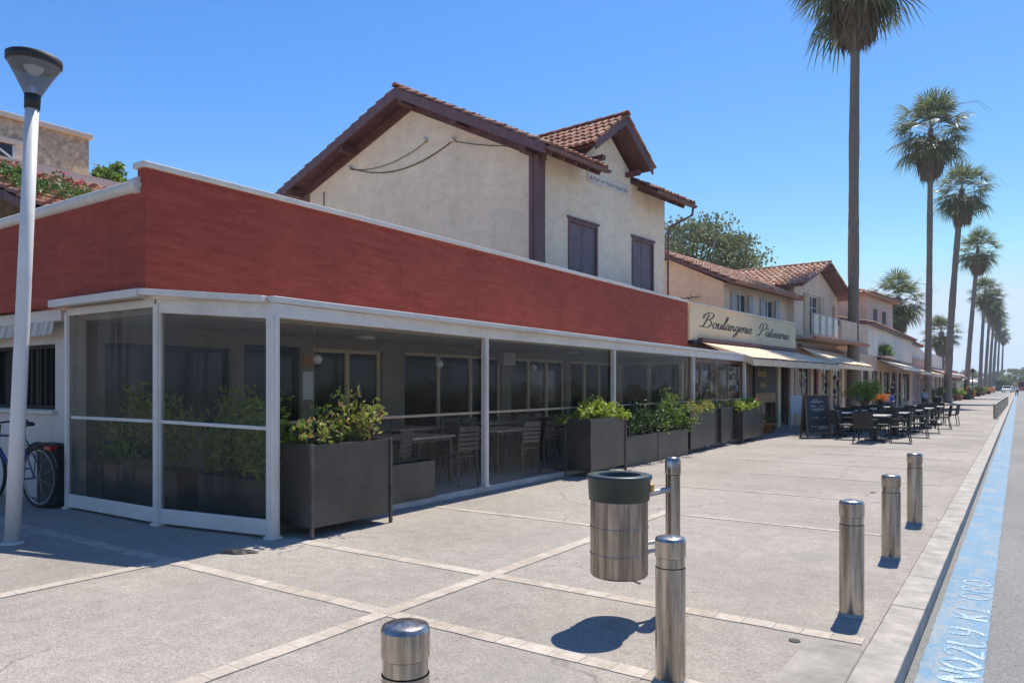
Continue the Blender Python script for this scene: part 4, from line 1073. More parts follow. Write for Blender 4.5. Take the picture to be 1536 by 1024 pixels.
for i, q in enumerate(hs): window(s3, -.1, *q, M['brownwood'] if i % 2 else M['dark'], M['darkglass'], 1, (), .08, 'door' if q[2] < .1 else 'window')
GP = s3
for k in range(60):
    y = gr.uniform(.6,25); z = gr.choice((.5,.9,1.3,1.7,2.1)); s_ = gr.uniform(.05,.16)
    if any(a+.1 < y-s_ and y+s_ < b-.1 for a,b,c,d in hs): MB().box(-.08,y-s_,z,-.03,y+s_,z+gr.uniform(.08,.3)).build('display_item', M['goods'], GP)
simple_roof(s3, -4.5,6.2,.3,5.2,5.7,26.6)
awning(s3, 9.2, 18.4, 3.2, 2.8, 1.45, 'awning_pale', .24, .1, seed=7)
awning(s3, 19.0, 26.2, 3.05, 2.65, 1.4, 'awning', .24, .1, seed=8)
MB().box(.05,9.2,3.35,.5,14,3.42).build('ledge', M['stuccoC'], s3)

h5 = thing('hip_roof_house', 'tall pale pink house with low hipped roof and chimney', 'house', (-8.75,56.4,3.6), -TH)
zo = 3.6
m = MB(); hs = [(1.8,3.0,5.6-zo,7.1-zo),(4.2,5.4,5.6-zo,7.1-zo)]
holes_wall(m, 0, 0, 7.4, 0, 8.0-zo, hs, .18); m.quad((-7,0,0),(0,0,0),(0,0,8.0-zo),(-7,0,8.0-zo)); m.quad((-7,7.4,0),(0,7.4,0),(0,7.4,8.0-zo),(-7,7.4,8.0-zo))
m.build('wall', M['stuccoC'], h5)
for q in hs: window(h5, -.1, *q, M['brownwood2'], M['shutter'], 1)
ro = MB(); e = .45; zt = 9.25-zo; zb = 8.0-zo
c4 = [(e,-e,zb),(e,7.4+e,zb),(-7-e,7.4+e,zb),(-7-e,-e,zb)]; ra, rb_ = (-3.5,3.3,zt),(-3.5,4.1,zt)
ro.add(c4+[ra,rb_], [(0,1,5,4),(1,2,5),(2,3,4,5),(3,0,4),(3,2,1,0)])
ro.box(-7-e,-e,zb-.14,e,7.4+e,zb-.005)
rr5 = ro.build('roof', M['tile_pale'], h5)
tm = MB()
dd = Vector((e+3.5,0,zb-zt)); tiles(tm, (-3.5,-e,zt+.0), (0,1,0), dd, Vector((-dd.z,0,dd.x)), 7.4+2*e, dd.length, tw=.3, tl=.5, skip=lambda p: (p.y < 3.3-(p.x+3.5)*.95) or (p.y > 4.1+(p.x+3.5)*.95))
dd = Vector((0,-e-3.3,zb-zt)); tiles(tm, (-7-e,3.3,zt+.0), (1,0,0), dd, Vector((0,dd.z,-dd.y)), 7+2*e, dd.length, tw=.3, tl=.5, skip=lambda p: abs(p.x+3.5) > (3.3-p.y)*1.06+.05)
tm.build('tiles', M['tile_pale'], rr5)
MB().box(-3.3,1.2,8.6-zo,-2.6,1.8,9.9-zo).box(-3.38,1.12,9.9-zo,-2.52,1.88,9.98-zo).box(-3.2,1.3,9.98-zo,-2.7,1.7,10.2-zo).build('chimney', M['tile'], h5)

s4 = thing('pink_shop', 'rose pink low shop with gabled grey top farther down the row', 'shop', (-7.2,68.2,0), 0)
m = MB(); hs = [(1,3,.4,2.4),(4,5,.05,2.4),(6,9,.4,2.4),(10,12.5,.4,2.4)]
holes_wall(m, 0, 0, 14.5, 0, 3.9, hs, .2); m.box(-8,.02,3.2,-.3,14.48,3.88); m.quad((0,0,0),(-8,0,0),(-8,0,4),(0,0,4)); m.build('wall', M['pinkwall'], s4)
for q in hs: window(s4, -.1, *q, M['whitepaint'], M['darkglass'], 1, (), .1)
MB().prism([(-.2,.2,3.902),(-.2,14,3.902),(-.2,14,4.6),(-.2,5,5.2),(-.2,.2,5.0)], (-5,0,0)).build('upper_wall', M['stuccoD'], s4)
simple_roof(s4, -4.5,6.0,.0,5.15,.0,9)
awning(s4, 2.4, 13.5, 2.95, 2.6, 1.35, 'awning', .24, .1, seed=9)
s5 = thing('white_kiosk_building', 'small white flat roofed building past the pink shop', 'building', (-7.4,84,0), 0)
m = MB(); hs = [(1,5,.5,2.6),(6,10,.5,2.6),(11,15,.5,2.6)]
holes_wall(m, 0, 0, 16, 0, 4.9, hs, .3); m.box(-6,.02,.01,-.4,15.98,4.88); m.build('wall', M['stuccoD'], s5)
for q in hs: window(s5, -.15, *q, M['whitepaint'], M['darkglass'], 1, (), .1)
a = awning(s5, .6, 15.6, 3.3, 2.75, 1.9, 'stripe_red', .3, .1, seed=10)
s6 = thing('far_cafe_building', 'last low cafe building of the row with a faded red awning', 'building', (-7.4,102,0), 0)
m = MB(); hs = [(1,7,.5,2.6),(8,14,.5,2.6),(15,22,.5,2.6)]
holes_wall(m, 0, 0, 26, 0, 3.7, hs, .3); m.box(-6,.02,.01,-.4,25.98,3.68); m.build('wall', M['stuccoC'], s6)
for q in hs: window(s6, -.15, *q, M['whitepaint'], M['darkglass'], 1, (), .1)
awning(s6, 1, 24, 3.3, 2.7, 2.0, 'stripe_red', .3, .1, seed=11)

# ------------------------------------------------------------------ left background: rough cast block, lean-to tiles
st = thing('rough_cast_building', 'flat topped rough cast building behind the red wall at far left', 'building', (-16,4,0))
m = MB().box(-22,.0,0,-16,7.75,6.8)
o = MB().box(-22,1.0,4.3,-16,7.75,6.72).build('wall', M['roughstone'], st, world=True)
MB().box(-22.05,.95,6.722,-15.92,7.8,6.82).build('coping', M['stuccoA'], st, world=True, bevel=.01)
MB().box(-22,1,0,-16.02,7.7,4.3).build('wall', M['stuccoA'], st, world=True)
MB().box(-15.998,4.8,6.22,-15.9,6.62,6.32).box(-15.998,6.35,5.3,-15.93,6.5,6.22).build('window_surround', M['stuccoA'], st, world=True)
wn = MB().box(-15.998,5.0,5.3,-15.95,6.35,6.2).build('window', M['blueglass'], st, world=True)
MB().bar((-15.94,6.3,5.95),(-15.94,5.9,6.2),.03,.04).bar((-15.94,6.32,5.3),(-15.94,6.32,6.2),.04,.06).bar((-15.94,5.9,5.3),(-15.94,5.9,6.2),.03,.05).build('frame', M['whitepaint'], wn, world=True)
lr = thing('tiled_outbuilding', 'low outbuilding with weathered terracotta roof behind the red wall at far left', 'building', (-14,6,2.9))
rs = MB(); rs.add([(-15.95,4.9,5.72),(-11.2,4.9,4.0),(-11.2,9.6,4.0),(-15.95,9.6,5.72),(-15.95,4.9,5.6),(-11.2,4.9,3.88),(-11.2,9.6,3.88),(-15.95,9.6,5.6)], [(3,2,1,0),(4,5,6,7),(0,1,5,4),(1,2,6,5),(2,3,7,6),(3,0,4,7)])
r_ = rs.build('roof', M['brownwood2'], lr, world=True)
tm = MB(); dd = Vector((4.75,0,-1.72)); tiles(tm, (-15.95,4.9,5.73), (0,1,0), dd, (1.72,0,4.75), 4.7, dd.length, tw=.24, tl=.42, rr=random.Random(8)); tm.build('tiles', M['tile'], r_, world=True)
MB().box(-16.0,4.9,5.70,-15.8,9.7,5.92).build('ridge_band', M['stuccoA'], r_, world=True)
MB().box(-15.9,4.92,2.9,-11.4,9.5,3.86).build('wall', M['stuccoA'], lr, world=True)
cl = thing('climbing_plant', 'flowering creeper with pink blossoms sprawling over the terracotta roof', 'plant', (-13.5,5.6,4.8))
lf = MB(); fl = MB(); rr = random.Random(31)
for k in range(60):
    x = rr.uniform(-14.6,-11.9); y = 5.0+abs(rr.gauss(0,.55)); z = 5.72-(x+15.95)*.362+.12
    if x > -12.7 and y > 6.2: continue
    foliage(lf, [((x,y,z+rr.uniform(0,.18)), (.22,.22,.10))], 26, .08, rr, .5)
    if k % 4 == 0 and x < -12.9: foliage(fl, [((x,y,z+.2), (.14,.14,.05))], 9, .06, rr, .5, .9)
lf.build('leaves', LEAF['ivy'], cl, world=True); fl.build('flowers', LEAF['flower'], cl, world=True)

# ------------------------------------------------------------------ trees
tree((-22.51,11.45,0), 5, (1.15,1.15,1.2), 7.0, 'bushy tree top showing above the red wall beside the rough cast building', 51, LEAF['shrub'], n=26, per=90, size=.19)
tree((-19.0,49.5,0), 7, (5.0,5.0,3.3), 10.2, 'large broadleaf tree behind the small pale house with open shutters', 52, LEAF['tree'], n=80, per=190, size=.26, tr=.35)
tree((-13,82,0), 4, (4,4,2.6), 7.4, 'dark rounded tree between the far fan palms behind the row', 53, LEAF['dark'], n=26, per=110, size=.45)
for i, (x, y, r_, h) in enumerate(((-5,250,3.0,3.6),(6,300,12,8.5),(-12,330,10,7.5),(18,340,16,12))):
    tree((x,y,-.16), h*.35, (r_,r_,h*.45), h*.55, ('small dark bush at the far end of the palm row','low green tree closing the end of the road','distant green tree left of the road end','tall distant green tree at the right edge behind the road')[i], 60+i, LEAF['tree'], n=34, per=90, size=.9, tr=.3)
hz = MB(); rr = random.Random(77)
for k in range(170):
    x = rr.uniform(-60,130); y = rr.uniform(380,440); h = 6+3*math.sin(x*.07)+rr.uniform(-1,2)+max(0,x)*.05
    foliage(hz, [((x,y,h*.5),(6,5,h*.55))], 36, 1.7, rr, .3, .7)
o = hz.build('distant_wood', LEAF['tree']); o['kind'] = 'stuff'; o['label'] = 'distant belt of green trees closing the road'

# ------------------------------------------------------------------ palms
def fan_leaf(mb, base, yaw, elev, plen, rad, rr, droop=.5, nb=18, spread=2.0, width=.05):
    """petiole then costapalmate fan, blades folding downwards"""
    base = Vector(base); d = Vector((math.cos(yaw)*math.cos(elev), math.sin(yaw)*math.cos(elev), math.sin(elev)))
    side = Vector((-math.sin(yaw), math.cos(yaw), 0)); up = side.cross(d)*-1
    if up.z < 0: up = -up
    hub = base+d*plen+Vector((0,0,-.12*plen*droop))
    s = side*.015; mb.add([base-s, base+s, hub+s, hub-s], [(0,1,2,3)])
    d2 = (d+Vector((0,0,-.35*droop))).normalized()
    for k in range(nb):
        a = -spread+2*spread*k/(nb-1)+rr.uniform(-.05,.05)
        L = rad*(1-.28*abs(a)/spread)*rr.uniform(.85,1.1)
        dr = d2*math.cos(a)+side*math.sin(a)+up*(.18*math.cos(a*2)-.05)
        dr.normalize()
        m1 = hub+dr*L*.55+Vector((0,0,-.05*L)); tip = hub+dr*L*.95+Vector((0,0,-L*droop*rr.uniform(.22,.5)))
        wv = dr.cross(up).normalized()*width*.5*rad
        if wv.length < 1e-5: continue
        mb.add([hub-wv*.25, hub+wv*.25, m1+wv+up*.01, m1-wv+up*.01, tip], [(0,1,2,3),(3,2,4)])
def palm_meshes(seed, nleaf=72):
    rr = random.Random(seed); cm = MB(); sm = MB()
    for i in range(nleaf):
        q = i/nleaf; yaw = i*2.39996+rr.uniform(-.35,.35)
        elev = R(84-134*q**.8)+rr.uniform(-.16,.16)
        fan_leaf(cm, (0,0,.15-.7*q), yaw, elev, rr.uniform(.8,1.5)*(1-.12*q), rr.uniform(.9,1.3), rr, .3+.95*q, 17, 1.7, .06)
    for i in range(120):
        q = i/120; yaw = i*2.39996+rr.uniform(-.3,.3); z0 = -.35-1.75*q
        d = Vector((math.cos(yaw), math.sin(yaw), 0)); side = Vector((-d.y, d.x, 0))
        L = rr.uniform(.8,1.25)*(1-.2*q); hub = d*(.22+.52*(1-q*.7)*rr.uniform(.6,1.1))+Vector((0,0,z0-.2))
        sm.add([d*.12+Vector((0,0,z0+.2))-side*.015, d*.12+Vector((0,0,z0+.2))+side*.015, hub+side*.015, hub-side*.015], [(0,1,2,3)])
        for k in range(11):
            a = -1.0+2.0*k/10+rr.uniform(-.08,.08)
            tip = hub+side*math.sin(a)*.42*L*.8+d*rr.uniform(-.25,.12)+Vector((0,0,-L*math.cos(a*.75)*rr.uniform(.8,1.15)))
            wv = (side+d*rr.uniform(-.4,.4)).normalized()*.032
            mid = hub.lerp(tip,.55)+d*.06
            sm.add([hub-wv*.3,hub+wv*.3,mid+wv,mid-wv,tip], [(0,1,2,3),(3,2,4)])
    for i in range(4):      # bare flower stalks arching out of the crown
        yaw = rr.uniform(0,6.28); d = Vector((math.cos(yaw), math.sin(yaw), 0)); L = rr.uniform(2.4,3.0)
        sm.tube([(0,0,0),tuple(d*L*.45+Vector((0,0,.9))),tuple(d*L*.8+Vector((0,0,.7))),tuple(d*L+Vector((0,0,-.1)))],[.014,.010,.007,.004],4)
    return cm, sm
PM = []
for sd in (101,102,103):
    a, b = palm_meshes(sd); PM.append((a, b))
def palm_me(i):
    out = []
    for mb, nm, mt in ((PM[i][0],'crown',LEAF['palm']),(PM[i][1],'dead_fronds',LEAF['dead'])):
        me = bpy.data.meshes.new(nm); me.from_pydata(mb.v, [], mb.f); me.materials.append(mt); me.update(); out.append(me)
    return out
PMESH = [palm_me(i) for i in range(3)]
def palm(bx, by, tx, ty, gz, r0, r1, sc, label, k, group='tall fan palms lining the promenade', rz=0, curve=.3):
    t = thing('palm_tree', label, 'palm', (bx,by,0), 0, group)
    dx, dy = tx-bx, ty-by; n = 60; pts = []; rs = []
    rr = random.Random(int(bx*7+by*13)); ph = rr.uniform(0,6)
    for i in range(n+1):
        q = i/n
        pts.append((dx*q**1.3+curve*.3*math.sin(q*PI+ph*.0)*(.5 if k % 2 else -.5), dy*q+.05*math.sin(q*7+ph), gz*q-.1*(1-q)))
        rs.append((r0+(r1-r0)*q)*(1+.35*math.exp(-q*25))*(1+rr.uniform(-.045,.045)+.04*math.sin(q*23+ph)))
    MB().tube(pts, rs, 16).build('trunk', M['ptrunk'], t, smooth=True)
    for me in PMESH[k % 3]:
        o = bpy.data.objects.new(me.name.split('.')[0], me); C.objects.link(o); o.parent = t
        o.matrix_basis = Matrix.Translation((dx,dy,gz)) @ Matrix.Rotation(rz,4,'Z') @ Matrix.Diagonal((sc*1.2,sc*1.2,sc,1))
    return t
sa, ca = math.sin(R(34.4)), math.cos(R(34.4))
def at(px, D):      # plan position at depth D seen in column px of the photograph
    L = D*(px-768)/1110; return (-D*sa+L*ca, D*ca+L*sa)
PLM = [  # base px, top px, D, growth z, r0, r1, scale
 (1280,1285,35.8,21.9,.27,.2,1.4,'tallest and nearest fan palm, its trunk rising through the awning beside the glass balcony'),
 (1391,1396,60,22.4,.26,.19,1.42,'second fan palm of the promenade with shaggy brown skirt, rising past the far cream awnings'),
 (1421,1443,70,20.2,.34,.22,1.22,'third fan palm with thick trunk leaning to the right'),
 (1449,1467,95,19.2,.32,.2,1.22,'fourth fan palm, behind the leaning one, growing beside the striped awnings'),
 (1470,1478,125,17.6,.32,.2,1.2,'fifth fan palm of the promenade row'),
 (1477,1486,142,18.0,.32,.2,1.2,'sixth fan palm of the promenade row'),
 (1484,1492,162,18.2,.34,.2,1.2,'seventh fan palm of the promenade row'),
 (1489,1496,190,18.8,.4,.22,1.2,'eighth fan palm of the promenade row'),
 (1496,1500,230,19.0,.4,.22,1.2,'ninth fan palm of the promenade row'),
 (1502,1505,275,20.0,.4,.22,1.2,'tenth and farthest fan palm of the promenade row')]
for i, (b0,t0,D,gz,r0,r1,scl,lab) in enumerate(PLM):
    bx, by = at(b0, D); tx, ty = at(t0, D)
    palm(bx,by,tx,ty,gz,r0,r1,scl,lab,i,rz=i*1.7)
bx, by = at(1347,78); palm(bx,by,bx,by,10.9,.4,.35,1.35,'short full palm behind the hip roofed pink house',0,'short palms behind the buildings',2.0)
bx, by = at(1412,110); palm(bx,by,bx,by,9.6,.4,.35,1.25,'smaller palm behind the pink shop, right of the dark rounded tree',1,'short palms behind the buildings',.5)

# ------------------------------------------------------------------ bollards
def bollard(h=.8, r=.081):
    t = thing('bollard', '', 'bollard')
    MB().lathe([(r,.02),(r,h-.17)], n=32).lathe([(r-.004,h-.165),(r-.004,h-.115)], n=32).build('post', M['steel'], t, smooth=True)
    MB().lathe([(r*1.0,h-.112),(r*1.02,h-.108),(r*1.02,h-.022)], n=32).lathe([(r*1.02,h-.022),(r*.95,h-.008),(r*.8,h-.003),(r*.4,h+.004),(0,h+.006)], n=32).build('cap', M['steel'], t, smooth=True)
    MB().lathe([(r-.006,h-.175),(r-.012,h-.17),(r-.006,h-.163)], n=32).lathe([(r-.012,h-.118),(r-.004,h-.106)], n=32).build('groove', M['dark'], t, smooth=True)
    MB().lathe([(r*1.3,0.001),(r*1.2,.008),(r*1.05,.012),(r,.02)], n=32).build('base_ring', M['kerb'], t, smooth=True)
    return t
b0 = bollard(); b0.matrix_basis = Matrix.Translation((-1.71,1.86,0)); b0['label'] = 'steel bollard nearest the camera, only its domed top in view at the bottom edge'; b0['group'] = 'steel bollards'
BL = [(-1.56,3.80,.98,'tall looking steel bollard standing right in front of the waste bin'),
      (-.965,5.62,1.0,'steel bollard by the kerb with weedy patched base, nearest of the three kerb bollards'),
      (-.98,7.68,.965,'steel bollard by the kerb, middle of the three kerb bollards'),
      (-1.0,9.77,1.02,'steel bollard by the kerb, farthest of the three kerb bollards')]
for i, (x, y, s_, lab) in enumerate(BL): copy_tree(b0, (x,y,0), 1.3*i+.7, lab, None, (1,1,s_))
for i in range(18):
    copy_tree(b0, (-.93+.008*i, 42.6+i*1.85, 0), i*1.1, 'steel bollard in the distant kerb row, %s counted from the near end' % ORD[i], 'distant row of steel bollards', (1.05,1.05,.93))

# ------------------------------------------------------------------ waste bin on its post
wb = thing('waste_bin', 'round ribbed steel waste bin with dark green rim hanging from its post', 'bin', (-2.27,4.62,0))
MB().lathe([(0,.30),(.188,.30)], n=40).lathe([(.188,.30),(.196,.312)], n=40).lathe([(.197,.312),(.197,.45)], n=40).lathe([(.197,.45),(.202,.456),(.197,.462)], n=40).lathe([(.197,.462),(.197,.63)], n=40).lathe([(.197,.63),(.202,.636),(.197,.642)], n=40).lathe([(.197,.642),(.197,.86)], n=40).build('body', M['steel_bin'], wb, smooth=True)
MB().lathe([(.199,.815),(.207,.82),(.214,.955),(.222,.962),(.226,.975)], n=40).lathe([(.226,.975),(.222,.988),(.205,.993),(.15,.990)], n=40).lathe([(.15,.990),(.140,.975),(.138,.80),(0,.79)], n=40).build('rim', M['darkgreen'], wb, smooth=True)
mm = MB().tube([(.12,.16,.84),(.17,.29,.85),(.215,.40,.86)], .022, 8); mm.tube([(.12,.16,.50),(.205,.37,.50)], .014, 8).tube([(.12,.16,.44),(.205,.37,.44)], .014, 8)
mm.build('bracket', M['galv'], wb)
MB().tube([(.03,-.02,.305),(.08,.02,.27),(.15,.02,.255)], .007, 6).build('latch', M['galv'], wb)
MB().box(.17,.10,.87,.2,.14,.92).build('tag', M['amber'], wb)
bp = thing('bin_post', 'slim steel post carrying the waste bin', 'post', (-2.05,5.04,0))
MB().lathe([(.052,.0),(.052,.96)], n=28).build('shaft', M['steel'], bp, smooth=True)
MB().lathe([(.054,.965),(.056,.97),(.056,1.06),(.045,1.085),(0,1.09)], n=28).build('cap', M['steel'], bp, smooth=True)
MB().lathe([(.09,0),(.09,.012),(.055,.02)], n=24).build('flange', M['galv'], bp)

# ------------------------------------------------------------------ street lamp
lp = thing('street_lamp', 'white street lamp pole with funnel shaped head at the left edge', 'street lamp', (-8.42,3.33,0))
top = Vector((.16,.115,4.42)); nrm_ = top.normalized()
MB().tube([(0,0,0),tuple(top*.3),tuple(top*.6),tuple(top)], [.074,.069,.065,.061], 20).build('pole', M['lamp_white'], lp, smooth=True)
MB().lathe([(.105,0),(.105,.012),(.075,.02)], n=20).build('base_plate', M['lamp_white'], lp)
def along(z): return tuple(top+nrm_*z)
cl_ = MB().tube([along(-.02),along(.13)], [.07,.074], 20).build('collar', M['dark'], lp, smooth=True)
hd = MB().tube([along(.12),along(.28),along(.44)], [.075,.155,.245], 28, caps=False).build('glass_funnel', M['frost'], lp, smooth=True)
MB().tube([along(.40),along(.44),along(.50),along(.515)], [.215,.25,.252,.23], 28).build('hood', M['dark'], lp, smooth=True)
MB().tube([along(.33),along(.42)], [.04,.11], 16).build('lamp_lens', M['whitepaint'], lp)

# ------------------------------------------------------------------ bicycle
bi = thing('bicycle', 'blue and black bicycle leaning by the white wall left of the lamp', 'bicycle', (-11.16,4.44,0), R(6))
bi.matrix_basis = bi.matrix_basis @ Matrix.Scale(1.09,4)
# local x: forward = -x (front wheel to the left), rear axle at (0.55,0)
def wheel(cx, rad=.37):
    t_ = MB().torus((cx,0,rad), rad-.022, .022, 'y', 40, 8).build('wheel', M['rubber'], bi, smooth=True)
    MB().torus((cx,0,rad), rad-.05, .010, 'y', 40, 6).build('rim', M['galv'], t_, smooth=True)
    s_ = MB().tube([(cx,-.04,rad),(cx,.04,rad)], .022, 10)
    for k in range(18):
        a = 2*PI*k/18; s_.tube([(cx,.02*(-1)**k,rad),(cx+(rad-.05)*math.cos(a),0,rad+(rad-.05)*math.sin(a))], .0018, 4)
    s_.build('spokes', M['galv'], t_)
wheel(.52); wheel(-.56)
f_ = MB(); bbk = (.06,0,.30); seat = (.22,0,.86); head = (-.36,0,.84); headb = (-.39,0,.72)
f_.tube([bbk,seat],.017,8).tube([seat,head],.016,8).tube([bbk,headb],.02,8).tube([head,headb],.02,8)
for s_ in (-.04,.04): f_.tube([(.06,s_,.3),(.52,s_*1.4,.37)],.010,6).tube([(.21,s_*.6,.80),(.52,s_*1.4,.37)],.009,6)
f_.build('frame', M['blue_frame'], bi, smooth=True)
fk = MB()
for s_ in (-.045,.045): fk.tube([headb,(-.42,s_,.66),(-.56,s_,.37)],.011,6)
fk.build('fork', M['dark'], bi)
MB().tube([(.20,0,.84),(.235,0,.98)],.013,8).build('seat_post', M['galv'], bi)
sd = MB(); sd.lathe([(0,0),(.09,.005),(.11,.03),(.08,.055),(0,.06)], (.27,0,.97), 16)
sd.v = [((p[0]-.27)*1.3+.27-.02, p[1]*.75, p[2]) for p in sd.v]; sd.tube([(.2,0,1.0),(.06,0,1.005)],[.05,.02],8); sd.build('saddle', M['dark'], bi, smooth=True)
MB().tube([(-.35,0,.86),(-.33,0,.98)],.014,8).tube([(-.22,-.28,1.02),(-.30,-.15,1.02),(-.34,0,1.0),(-.30,.15,1.02),(-.22,.28,1.02)],.012,8).build('handlebar', M['dark'], bi)
rk = MB()
for s_ in (-.06,.06): rk.tube([(.24,s_,.74),(.80,s_,.77)],.007,6).tube([(.52,s_,.37),(.58,s_,.76)],.006,6)
for x in (.4,.5,.6,.7): rk.tube([(x,-.06,.755),(x,.06,.755)],.006,6)
rk.build('rack', M['dark'], bi)
MB().box(.70,-.05,.70,.83,.05,.755).build('reflector', M['redref'], bi, bevel=.01)
mg = MB()
for k in range(12):
    a0 = R(20+k*11); a1 = R(20+(k+1)*11); r_ = .40
    mg.bar((.52+r_*math.cos(a0),0,.37+r_*math.sin(a0)),(.52+r_*math.cos(a1),0,.37+r_*math.sin(a1)),.05,.006, up=(0,1,0))
mg.build('mudguard', M['dark'], bi)
MB().lathe([(0,-.01),(.09,-.01),(.09,.01),(0,.01)], (0,0,0), 24)
cr = MB().torus((.06,-.06,.30), .085, .012, 'y', 24, 6); cr.bar((.06,-.08,.3),(.14,-.09,.17),.02,.012).bar((.06,.08,.3),(-.02,.09,.43),.02,.012).box(.09,-.17,.155,.19,-.08,.175).box(-.07,.08,.42,.03,.17,.44)
cr.build('crank', M['galv'], bi)
MB().box(.30,-.035,.10,.42,.035,.24).build('tag', M['orangewood'], bi) if False else None
ub = thing('storage_crate', 'dark round cornered container behind the rear wheel of the bicycle', 'container', (-10.42,4.62,0), 0)
MB().box(-.34,-.10,.02,.12,.12,.80).build('body', M['rubber'], ub, bevel=.06)
MB().box(-.36,-.12,.80,.14,.125,.84).build('lid', M['rubber'], ub, bevel=.015)
# small scrap of dark cloth on the pavement
sc = MB(); rr = random.Random(6); n = 16
ring = [(.20*math.cos(2*PI*k/n)*rr.uniform(.7,1.1), .075*math.sin(2*PI*k/n)*rr.uniform(.7,1.2)) for k in range(n)]
sc.add([(0,0,.03)]+[(a*.6,b*.6,.022+rr.uniform(0,.012)) for a,b in ring]+[(a,b,.006) for a,b in ring],
   [(0,1+k,1+(k+1)%n) for k in range(n)]+[(1+k,1+n+k,1+n+(k+1)%n,1+(k+1)%n) for k in range(n)])
o = sc.build('cloth_scrap', M['dark']); o.matrix_basis = Matrix.Translation((*at(357,7.08),0)) @ Matrix.Rotation(R(34),4,'Z'); tag(o, 'flat dark scrap lying on the shaded pavement by the corner post', 'cloth')

# ------------------------------------------------------------------ chalkboard
ab = thing('chalkboard_sign', 'wooden A-frame chalkboard with faint chalk writing in front of the bakery', 'sign', (-5.15,24.05,0), R(37))
# local: board faces -y (towards the camera side)
def abside(sgn, rx):
    g = MB()
    w_, h0, h1 = .36, .0, 1.33
    def P(x, z): return (x, sgn*(.26-.22*z/1.33), z)
    for x in (-w_, w_): g.bar(P(x,0),P(x,1.33),.05,.03)
    g.bar(P(-w_,.16),P(w_,.16),.05,.03); g.bar(P(-w_,1.30),P(w_,1.30),.06,.03)
    f = g.build('frame', M['wood_dark'], ab)
    m = MB(); a,b,c,d = P(-w_+.02,.18),P(w_-.02,.18),P(w_-.02,1.28),P(-w_+.02,1.28)
    m.prism([a,b,c,d],(0,sgn*.008,0)); bo = m.build('board', M['board'], f)
    return P, bo
P, bo = abside(-1, 0); abside(1, 0)
ch = MB(); rr = random.Random(12)
for (z, x0, x1, s_) in ((1.16,-.14,.14,.05),(1.10,-.2,.2,.035),(.98,-.22,-.02,.04),(.98,.06,.2,.03),(.88,-.25,.22,.035),(.84,-.12,.2,.02),(.62,-.16,.05,.03),(.62,.12,.25,.03),(.36,-.24,-.05,.03)):
    pts = []; x = x0
    while x < x1: pts.append((x, z+rr.uniform(-s_,s_))); x += rr.uniform(.018,.035)
    if len(pts) > 1: stroke_glyphs(ch, [pts], lambda a,b: (a, P(a,b)[1]-.012, b), .007)
stroke_glyphs(ch, [[(.0,.36),(.24,.37),(.24,.28),(.0,.28),(.0,.36)]], lambda a,b: (a, P(a,b)[1]-.012, b), .008)
stroke_glyphs(ch, [[(.03,.30),(.06,.35),(.09,.30),(.12,.35),(.15,.30),(.18,.35),(.21,.30)]], lambda a,b: (a, P(a,b)[1]-.012, b), .006)
ch.build('chalk_writing', M['chalk'], bo)

# ------------------------------------------------------------------ bistro tables and woven chairs on the pavement
def woven_chair():
    t = thing('woven_chair', '', 'chair')
    for sx in (-.25,.25):
        MB().tube([(sx,.24,0),(sx,.22,.42),(sx,.20,.65)], .016, 6).build('leg', M['dark'], t)
        MB().tube([(sx,-.27,0),(sx,-.2,.42),(sx*.98,-.27,.84)], .016, 6).build('leg', M['dark'], t)
        MB().tube([(sx,.2,.65),(sx,-.1,.66),(sx,-.23,.64)], .02, 6).build('armrest', M['woven'], t)
    MB().box(-.25,-.22,.40,.25,.24,.45).build('seat', M['woven'], t, bevel=.015)
    m = MB(); n = 8
    for i in range(n):
        a0 = -.5+i/n; a1 = a0+1/n
        x0, x1 = a0*.54, a1*.54; y0 = -.235-.05*(1-(2*a0)**2); y1 = -.235-.05*(1-(2*a1)**2)
        m.add([(x0,y0,.45),(x1,y1,.45),(x1,y1-.05,.86),(x0,y0-.05,.86),(x0,y0+.02,.45),(x1,y1+.02,.45),(x1,y1-.03,.86),(x0,y0-.03,.86)],
          [(3,2,1,0),(4,5,6,7),(0,1,5,4),(2,3,7,6)])
    m.build('backrest', M['woven'], t)
    return t
wc0 = woven_chair(); first = True
def btable(i, x, y):
    t = thing('bistro_table', 'pale topped bistro table on the pavement, %s one along from the chalkboard' % ORD[i], 'table', (x,y,0), 0, 'bistro tables on the pavement')
    MB().box(-.38,-.62,.72,.38,.62,.75).build('tabletop', M['tabletop'], t, bevel=.005)
    MB().box(-.07,-.07,.03,.07,.07,.72).build('pedestal', M['dark'], t)
    MB().bar((-.3,-.4,.02),(.3,.4,.02),.07,.03).bar((-.3,.4,.021),(.3,-.4,.021),.07,.03).build('foot', M['dark'], t)
TB_ = [(-3.45,23.6),(-4.75,25.4),(-3.25,26.3),(-4.75,27.85),(-3.15,29.0),(-4.75,30.3),(-3.05,32.0),(-4.6,33.0),(-2.95,35.0)]
for i, (tx, ty) in enumerate(TB_):
    btable(i, tx, ty)
    for j, (dx, dy, rz, side) in enumerate(((-.02,-1.02,0,'near end'),(.0,1.02,PI,'far end'),(.72,-.25,PI/2,'road side'),(-.72,.2,-PI/2,'shop side'))):
        if i in (7,8) and j == 3: continue
        lab = 'dark woven armchair at the %s of the %s bistro table from the chalkboard' % (side, ORD[i])
        loc = (tx+dx+rnd.uniform(-.06,.06), ty+dy, 0); rzz = rz+rnd.uniform(-.2,.2)
        if first:
            wc0.matrix_basis = Matrix.Translation(loc) @ Matrix.Rotation(rzz,4,'Z'); wc0['label'] = lab; wc0['group'] = 'dark woven chairs on the pavement'; first = False
        else: copy_tree(wc0, loc, rzz, lab)

